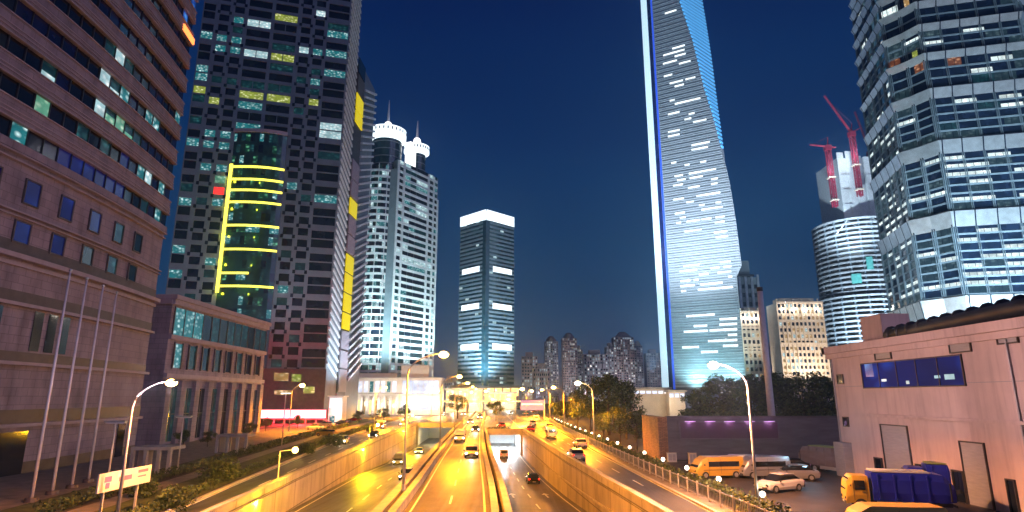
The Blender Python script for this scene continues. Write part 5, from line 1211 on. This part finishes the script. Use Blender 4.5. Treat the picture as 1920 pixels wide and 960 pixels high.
# small concrete gate frames in the left garden
def gate(label, px0, px1, pyt, pyb):
    x, y = gxy((px0 + px1) / 2, pyb); t = thing('garden_pavilion', label, 'pavilion', (x, y, 0)); w = (px1 - px0) / F * y * .97 / 2; h = zat(pyt, y)
    m = MB(); m.box(x - w, x + w, y, y + 3, h - .35, h); m.build('roof', M['concrete'], t)
    for a in (-w, -w * .35, w * .3, w - .35): m = MB(); m.box(x + a, x + a + .35, y + .05, y + .4, 0, h - .352); m.build('pillar', M['concrete'], t)
    m = MB(); m.box(x - w, x - w * .3, y + 1.5, y + 1.7, 0, h - .352); m.build('back_wall', M['cream'], t)
gate('small concrete garden pavilion behind the bright left street lamp', 240, 314, 838, 888); gate('small concrete garden pavilion at the right end of the stone podium', 402, 460, 815, 850)

# ================================================================ vehicles
M['car_white'] = plain('car_white', (.72, .72, .72), .25, .1, .03, .5); M['car_silver'] = plain('car_silver', (.42, .43, .45), .28, .6, .05, .5); M['car_black'] = plain('car_black', (.02, .02, .024), .2, .2, .1, .5)
M['car_red'] = plain('car_red', (.35, .02, .02), .25, .1, .05, .5); M['car_yellow'] = plain('car_yellow', (.52, .33, .04), .35, .0, .08, .8); M['truck_blue'] = plain('truck_blue', (.015, .025, .38), .35, .0, .15, .5); M['truck_green'] = plain('truck_green', (.22, .30, .10), .5, 0, .2, .6)
def loft(mb, st, cap=True, m=0):
    vs = []; fs = []
    for y, zb, zt, w, wt in st: vs += [(-w * .92, y, zb), (-w, y, zb + (zt - zb) * .3), (-w, y, zb + (zt - zb) * .75), (-wt, y, zt), (wt, y, zt), (w, y, zb + (zt - zb) * .75), (w, y, zb + (zt - zb) * .3), (w * .92, y, zb)]
    for i in range(len(st) - 1):
        for k in range(8): a = 8 * i; fs.append((a + k, a + 8 + k, a + 8 + (k + 1) % 8, a + (k + 1) % 8))
    fs += [tuple(range(8)), tuple(8 * (len(st) - 1) + k for k in range(7, -1, -1))]; mb.add(vs, fs, m)
def wheel(t, x, y, r=.32, w=.22):
    m = MB(); m.tube([(x - w / 2, y, r), (x + w / 2, y, r)], r, 16); wh = m.build('wheel', M['rubber'], t); m = MB(); m.tube([(x - w / 2 - .01, y, r), (x + w / 2 + .01, y, r)], r * .6, 12); m.build('rim', M['steel'], wh)
def lights(t, yf, yr, w, zf, zr, on=True):
    for s in (-1, 1):
        m = MB(); m.ball((s * w * .76, yf, zf), .17, .06, .11, 8, 6); m.build('headlight', M['headlight_glow' if on else 'car_glass'], t)
        m = MB(); m.ball((s * w * .80, yr, zr), .15, .05, .10, 8, 6); m.build('taillight', M['taillight_glow' if on else 'sign_purple'], t)
def extras(t, w, zm, yf, yr, zb, ym):
    for s in (-1, 1): m = MB(); m.ball((s * (w + .1), ym, zm), .1, .06, .09, 8, 6); m.build('mirror', M['dark_metal'], t)
    for y, d in ((yf, .05), (yr, -.05)):
        m = MB(); m.box(-w * .8, w * .8, min(y, y + d), max(y, y + d), zb - .12, zb + .08); bp_ = m.build('bumper', M['dark_metal'], t)
        m = MB(); m.box(-.24, .24, min(y + d, y + d * 1.4), max(y + d, y + d * 1.4), zb - .06, zb + .06); m.build('number_plate', M['car_white'], bp_)
def make_car(body, on=True):
    t = thing('car', '', 'car'); m = MB()
    loft(m, ((-2.25, .45, .78, .66, .6), (-2.12, .28, .96, .82, .72), (-1.3, .22, 1.0, .89, .80), (0, .22, .97, .90, .82), (1.1, .22, .93, .89, .78), (1.95, .26, .80, .84, .70), (2.25, .38, .66, .70, .58))); m.build('body', M[body], t, False)
    m = MB(); loft(m, ((-1.8, .95, .97, .76, .7), (-1.15, .94, 1.38, .78, .60), (.25, .92, 1.42, .79, .61), (1.15, .90, .94, .76, .68))); m.build('window_band', M['car_glass'], t)
    m = MB(); loft(m, ((-1.25, 1.36, 1.42, .62, .56), (-.5, 1.40, 1.47, .64, .58), (.3, 1.40, 1.46, .63, .57))); m.build('roof', M[body], t)
    for x in (-.82, .82):
        for y in (-1.35, 1.38): wheel(t, x, y)
    lights(t, 2.2, -2.2, .88, .62, .78, on); extras(t, .92, .95, 2.24, -2.24, .42, .9)
    return t
def make_van(body, on=True):
    t = thing('van', '', 'van'); m = MB()
    loft(m, ((-2.6, .35, 1.95, .86, .74), (-2.45, .28, 2.08, .92, .80), (1.4, .28, 2.08, .93, .80), (2.0, .28, 1.75, .92, .78), (2.55, .32, 1.0, .88, .78), (2.7, .4, .85, .8, .7))); m.build('body', M[body], t)
    m = MB()
    for s in (-1, 1): m.box(s * .935 - .01, s * .935 + .01, -2.0, 1.3, 1.15, 1.65)
    m.box(-.7, .7, -2.62, -2.6, 1.2, 1.75); m.add(((-.78, 2.03, 1.70), (.78, 2.03, 1.70), (.80, 2.48, 1.10), (-.80, 2.48, 1.10)), ((3, 2, 1, 0),)); m.build('window_band', M['car_glass'], t)
    for x in (-.84, .84):
        for y in (-1.6, 1.7): wheel(t, x, y, .35)
    lights(t, 2.66, -2.6, .88, .75, .95, on); extras(t, .95, 1.35, 2.68, -2.62, .45, 1.8)
    m = MB()
    for s in (-1, 1): m.box(s * .936 - .006, s * .936 + .006, -2.3, 1.9, .82, .88); m.box(s * .936 - .006, s * .936 + .006, -.02, 0, .5, 1.9); m.box(s * .936 - .006, s * .936 + .006, 1.3, 1.32, .5, 1.9)
    m.build('door_seam', M['dark_metal'], t); return t
def make_truck(cab, box, boxtop, on=False):
    t = thing('truck', '', 'truck'); m = MB(); m.box(-1.0, 1.0, -4.2, 3.0, .55, .85); m.build('chassis', M['dark_metal'], t)
    m = MB(); loft(m, ((1.7, .6, 2.75, 1.1, 1.0), (2.9, .6, 2.75, 1.12, 1.0), (3.35, .55, 2.3, 1.1, .95), (3.5, .5, 1.5, 1.08, 1.0))); cb = m.build('cab', M[cab], t)
    m = MB(); m.add(((-.95, 3.17, 2.55), (.95, 3.17, 2.55), (1.0, 3.50, 1.6), (-1.0, 3.50, 1.6)), ((3, 2, 1, 0),))
    for s in (-1, 1): m.box(s * 1.125 - .01, s * 1.125 + .01, 2.0, 2.8, 1.65, 2.4)
    m.build('window', M['car_glass'], cb)
    m = MB(); loft(m, ((-4.5, .95, 2.2, 1.15, 1.0), (-3.8, .85, 3.0, 1.22, 1.05), (-3.0, .85, 3.1, 1.25, 1.1), (1.45, .85, 3.05, 1.25, 1.1))); bd = m.build('load_body', M[box], t)
    m = MB(); m.box(-1.0, 1.0, -2.9, 1.35, 3.12, 3.22); m.build('top_cover', M[boxtop], bd)
    m = MB()
    for y in (-2.6, -1.4, -.2, 1.0): m.box(-1.29, 1.29, y - .05, y + .05, .9, 2.95)
    m.build('rib', M[box], bd)
    for x in (-1.0, 1.0):
        for y in (-3.0, -2.0, 2.4): wheel(t, x, y, .48, .3)
    lights(t, 3.5, -4.5, 1.0, .95, 1.1, on); extras(t, 1.14, 2.0, 3.5, -4.52, .62, 3.1)
    m = MB()
    for s in (-1, 1): m.box(s * 1.13 - .006, s * 1.13 + .006, 1.9, 1.93, .8, 2.5); m.box(s * 1.13 - .006, s * 1.13 + .006, 2.86, 2.89, .8, 2.4); m.box(s * 1.14 - .02, s * 1.14 + .02, 2.0, 2.25, 1.45, 1.52)
    m.build('door_seam', M['dark_metal'], cb)
    m = MB(); m.box(-1.1, -.6, -1.2, 1.2, .45, .85); m.box(.6, 1.1, -1.2, 1.2, .45, .85); m.build('side_tank', M['steel'], t)
    m = MB(); m.box(-1.26, 1.26, -4.2, -4.1, 1.0, 2.4); m.box(-.9, .9, -4.62, -4.5, 1.0, 1.9); m.build('tail_lift', M['dark_metal'], t); return t
spare = []
P = {}
for c in ('white', 'silver', 'black', 'red', 'yellow'): P['car', c] = make_car('car_' + c)
for c in ('white', 'yellow', 'silver'): P['van', c] = make_van('car_' + c)
for c in ('white', 'black', 'silver', 'red', 'yellow'): P['pcar', c] = make_car('car_' + c, False)
P['pvan', 'yellow'] = make_van('car_yellow', False); P['pvan', 'white'] = make_van('car_white', False); P['pvan', 'silver'] = make_van('car_silver', False)
P['truck', 'blue'] = make_truck('car_yellow', 'truck_blue', 'pale_clad'); P['truck', 'navy'] = make_truck('truck_blue', 'truck_blue', 'truck_green'); P['truck', 'green'] = make_truck('truck_green', 'dark_wall', 'truck_green'); P['truck', 'yellow'] = make_truck('car_yellow', 'car_yellow', 'cream')
used = set()
def put(kind, col, x, y, z, rz, label, group, beam=0):
    src = P[kind, col]; o = src if (kind, col) not in used else dup(src); used.add((kind, col))
    for ch in list(o.children):
        if ch.type == 'LIGHT': bpy.data.objects.remove(ch)
    o.location = (x, y, z); o.rotation_euler = (0, 0, rz); o['label'] = label; o['group'] = group
    return o
def beamlight(o, x, y, z, ang, power, col=(1.0, .9, .7)):
    d = Vector((-math.sin(ang), math.cos(ang), 0)); p = Vector((x, y, z + .65)) + d * 2.45
    l = lamp('SPOT', p, power, col, None, .12, p + d * 9 + Vector((0, 0, -.75)), R(75), .9)
    l.parent = o; l.matrix_parent_inverse = Matrix.LocRotScale(o.location, o.rotation_euler, None).inverted()
def on_road(fl, fr, fz, frac, y, toward):
    f = lambda t: fl(t) + (fr(t) - fl(t)) * frac; dx = (f(y + 1) - f(y - 1)) / 2; a = -math.atan(dx); return f(y), y, fz(y), a + (math.pi if toward else 0)
zz = lambda z: (lambda y: z)
roads = {'centre': (eEl, eEr, zz(-.094), True, 'on the centre road'), 'left': (eA, eB, zz(-.114), True, 'on the left road'), 'lramp': (eB, eDl, lambda y: zC(y) + .007, True, 'on the left ramp'), 'rramp': (eFr, eH, lambda y: zG(y) + .007, False, 'on the tunnel ramp'), 'right': (eH, eI, zz(-.114), False, 'on the right road')}
TR = [('centre', .73, 88, 'car', 'silver', 'silver car with lit headlights on the centre road inner lane, second from the near end'), ('centre', .27, 118, 'van', 'white', 'white van with lit headlights on the centre road'), ('centre', .73, 150, 'car', 'black', 'black car with lit headlights on the centre road'), ('centre', .27, 195, 'car', 'silver', 'silver car with lit headlights far up the centre road'), ('centre', .7, 240, 'car', 'white', 'white car with lit headlights where the centre road meets the junction'),
      ('left', .3, 112, 'car', 'white', 'white car with lit headlights on the kerb lane of the left road'), ('left', .72, 128, 'car', 'black', 'black car with lit headlights on the wall lane of the left road'), ('left', .3, 165, 'van', 'yellow', 'yellow van with lit headlights on the left road'), ('left', .72, 180, 'car', 'white', 'white car with lit headlights on the left road before the white podium'), ('left', .4, 215, 'car', 'silver', 'silver car with lit headlights far up the left road'),
      ('lramp', .7, 92, 'car', 'silver', 'silver car with lit headlights climbing the left ramp, outer lane'), ('lramp', .27, 125, 'van', 'silver', 'silver van with lit headlights climbing the left ramp'), ('lramp', .3, 160, 'car', 'white', 'white car with lit headlights leaving the left tunnel mouth'),
      ('rramp', .72, 98, 'car', 'black', 'black car with red tail lights going down the tunnel ramp'), ('rramp', .45, 144, 'van', 'white', 'white van with red tail lights at the mouth of the lit tunnel'),
      ('right', .28, 84, 'car', 'silver', 'silver car with red tail lights on the wall lane of the right road'), ('right', .80, 104, 'car', 'white', 'white car with red tail lights by the fence of the right road'), ('right', .5, 128, 'van', 'white', 'white van with red tail lights on the right road'), ('right', .2, 150, 'car', 'red', 'red car with red tail lights beside the tunnel roof'), ('right', .8, 162, 'car', 'yellow', 'yellow car with red tail lights on the right road near the trees'), ('right', .5, 185, 'car', 'silver', 'silver car with red tail lights far up the right road'), ('right', .75, 215, 'van', 'white', 'white van with red tail lights under the purple sign')]
todo = []
for r_, fr_, y, kd, c, lab in TR:
    fl, fr, fz, tow, _ = roads[r_]; x, y, z, a = on_road(fl, fr, fz, fr_, y, tow); o = put(kd, c, x, y, z, a, lab, 'traffic on the lit roads'); todo.append((o, x, y, z, a))
for i, (px, Y) in enumerate(((940, 171), (1005, 260), (985, 290), (870, 285), (900, 262), (958, 300), (830, 275), (1000, 330))):
    p = atY(px, 760, Y); cc = ('red', 'white', 'silver', 'white', 'black', 'silver', 'white', 'yellow')[i]
    o = put('car', cc, p.x, Y, -.134 if Y < 420 else 0, R(180 if i in (1, 3, 5, 6) else 10), ('red car parked beside the tunnel roof shrubs', 'white car with headlights on at the far right of the junction', 'silver car in the far junction under the footbridge lights', 'white car with headlights on at the far left of the junction', 'black car in the far junction before the footbridge', 'silver car with headlights on at the middle of the far junction', 'white car with headlights on beside the left tunnel roof', 'yellow taxi beyond the footbridge')[i], 'cars at the far junction'); todo.append((o, p.x, Y, 0, o.rotation_euler.z))
# parked vehicles
def parked(kind, col, px, py, rz, label):
    x, y = gxy(px, py); o = put(kind, col, x, y, .027, R(rz), label, 'vehicles in the parking lot')
    if kind == 'truck': o.scale = (.86, .86, .86)
parked('pvan', 'yellow', 1345, 896, 100, 'yellow van parked behind the hedge in front of the dark wall, leftmost in the lot')
parked('pvan', 'white', 1398, 893, 75, 'white van parked right of the yellow van by the dark wall')
parked('pvan', 'silver', 1432, 896, 100, 'silver van parked behind the near right street lamp')
parked('pcar', 'white', 1462, 921, 115, 'white sedan parked at the hedge right of the near street lamp')
parked('pcar', 'silver', 1490, 900, 80, 'silver sedan parked in the middle of the lot')
parked('pcar', 'black', 1478, 885, 95, 'black sedan parked in front of the dark wall')
parked('truck', 'green', 1566, 888, 200, 'dark refuse truck with green cab parked by the pink building corner')
parked('truck', 'blue', 1672, 957, 72, 'refuse truck with yellow cab and bright blue body, nearest in the row')
parked('truck', 'navy', 1775, 935, 66, 'all blue refuse truck with green top cover, parked behind the yellow-cab truck')
put('pvan', 'yellow', 21.3, 36.2, .027, R(84), 'yellow van at the near edge of the parking lot, below the blue refuse truck', 'vehicles in the parking lot')
g2 = 'cars parked before the red canopy'
for i, (px, py, kd, c, lab) in enumerate(((590, 806, 'pcar', 'white', 'white car parked before the right end of the red canopy'), (612, 800, 'pcar', 'silver', 'silver car parked before the white kiosk'), (640, 797, 'pcar', 'black', 'black car parked right of the white kiosk'), (665, 790, 'pcar', 'red', 'red car parked before the white podium columns'), (612, 818, 'pcar', 'yellow', 'yellow taxi waiting at the kerb shrubs'), (705, 783, 'pcar', 'white', 'white car parked before the white podium, farthest right'))):
    x, y = gxy(px, py); put(kd, c, x, y, .03, R(70), lab, g2)
for o, x, y, z, a in todo: beamlight(o, x, y, z, a, 500 if y > 140 else 260)
for k, o in P.items():
    if k not in used:
        for ch in list(o.children_recursive): bpy.data.objects.remove(ch)
        bpy.data.objects.remove(o)
# ================================================================ night air
hz = bpy.data.materials.new('haze'); hz.use_nodes = True; hn = hz.node_tree; hn.nodes.clear()
ho = hn.nodes.new('ShaderNodeOutputMaterial'); hv = hn.nodes.new('ShaderNodeVolumePrincipled')
hv.inputs['Color'].default_value = (0.45, 0.74, 1.0, 1); hv.inputs['Density'].default_value = 0.00038; hv.inputs['Anisotropy'].default_value = 0.82
hn.links.new(hv.outputs[0], ho.inputs['Volume'])
m = MB(); m.box(-1520, 1520, -320, 2020, -8, 440); stuff(m.build('haze', hz))
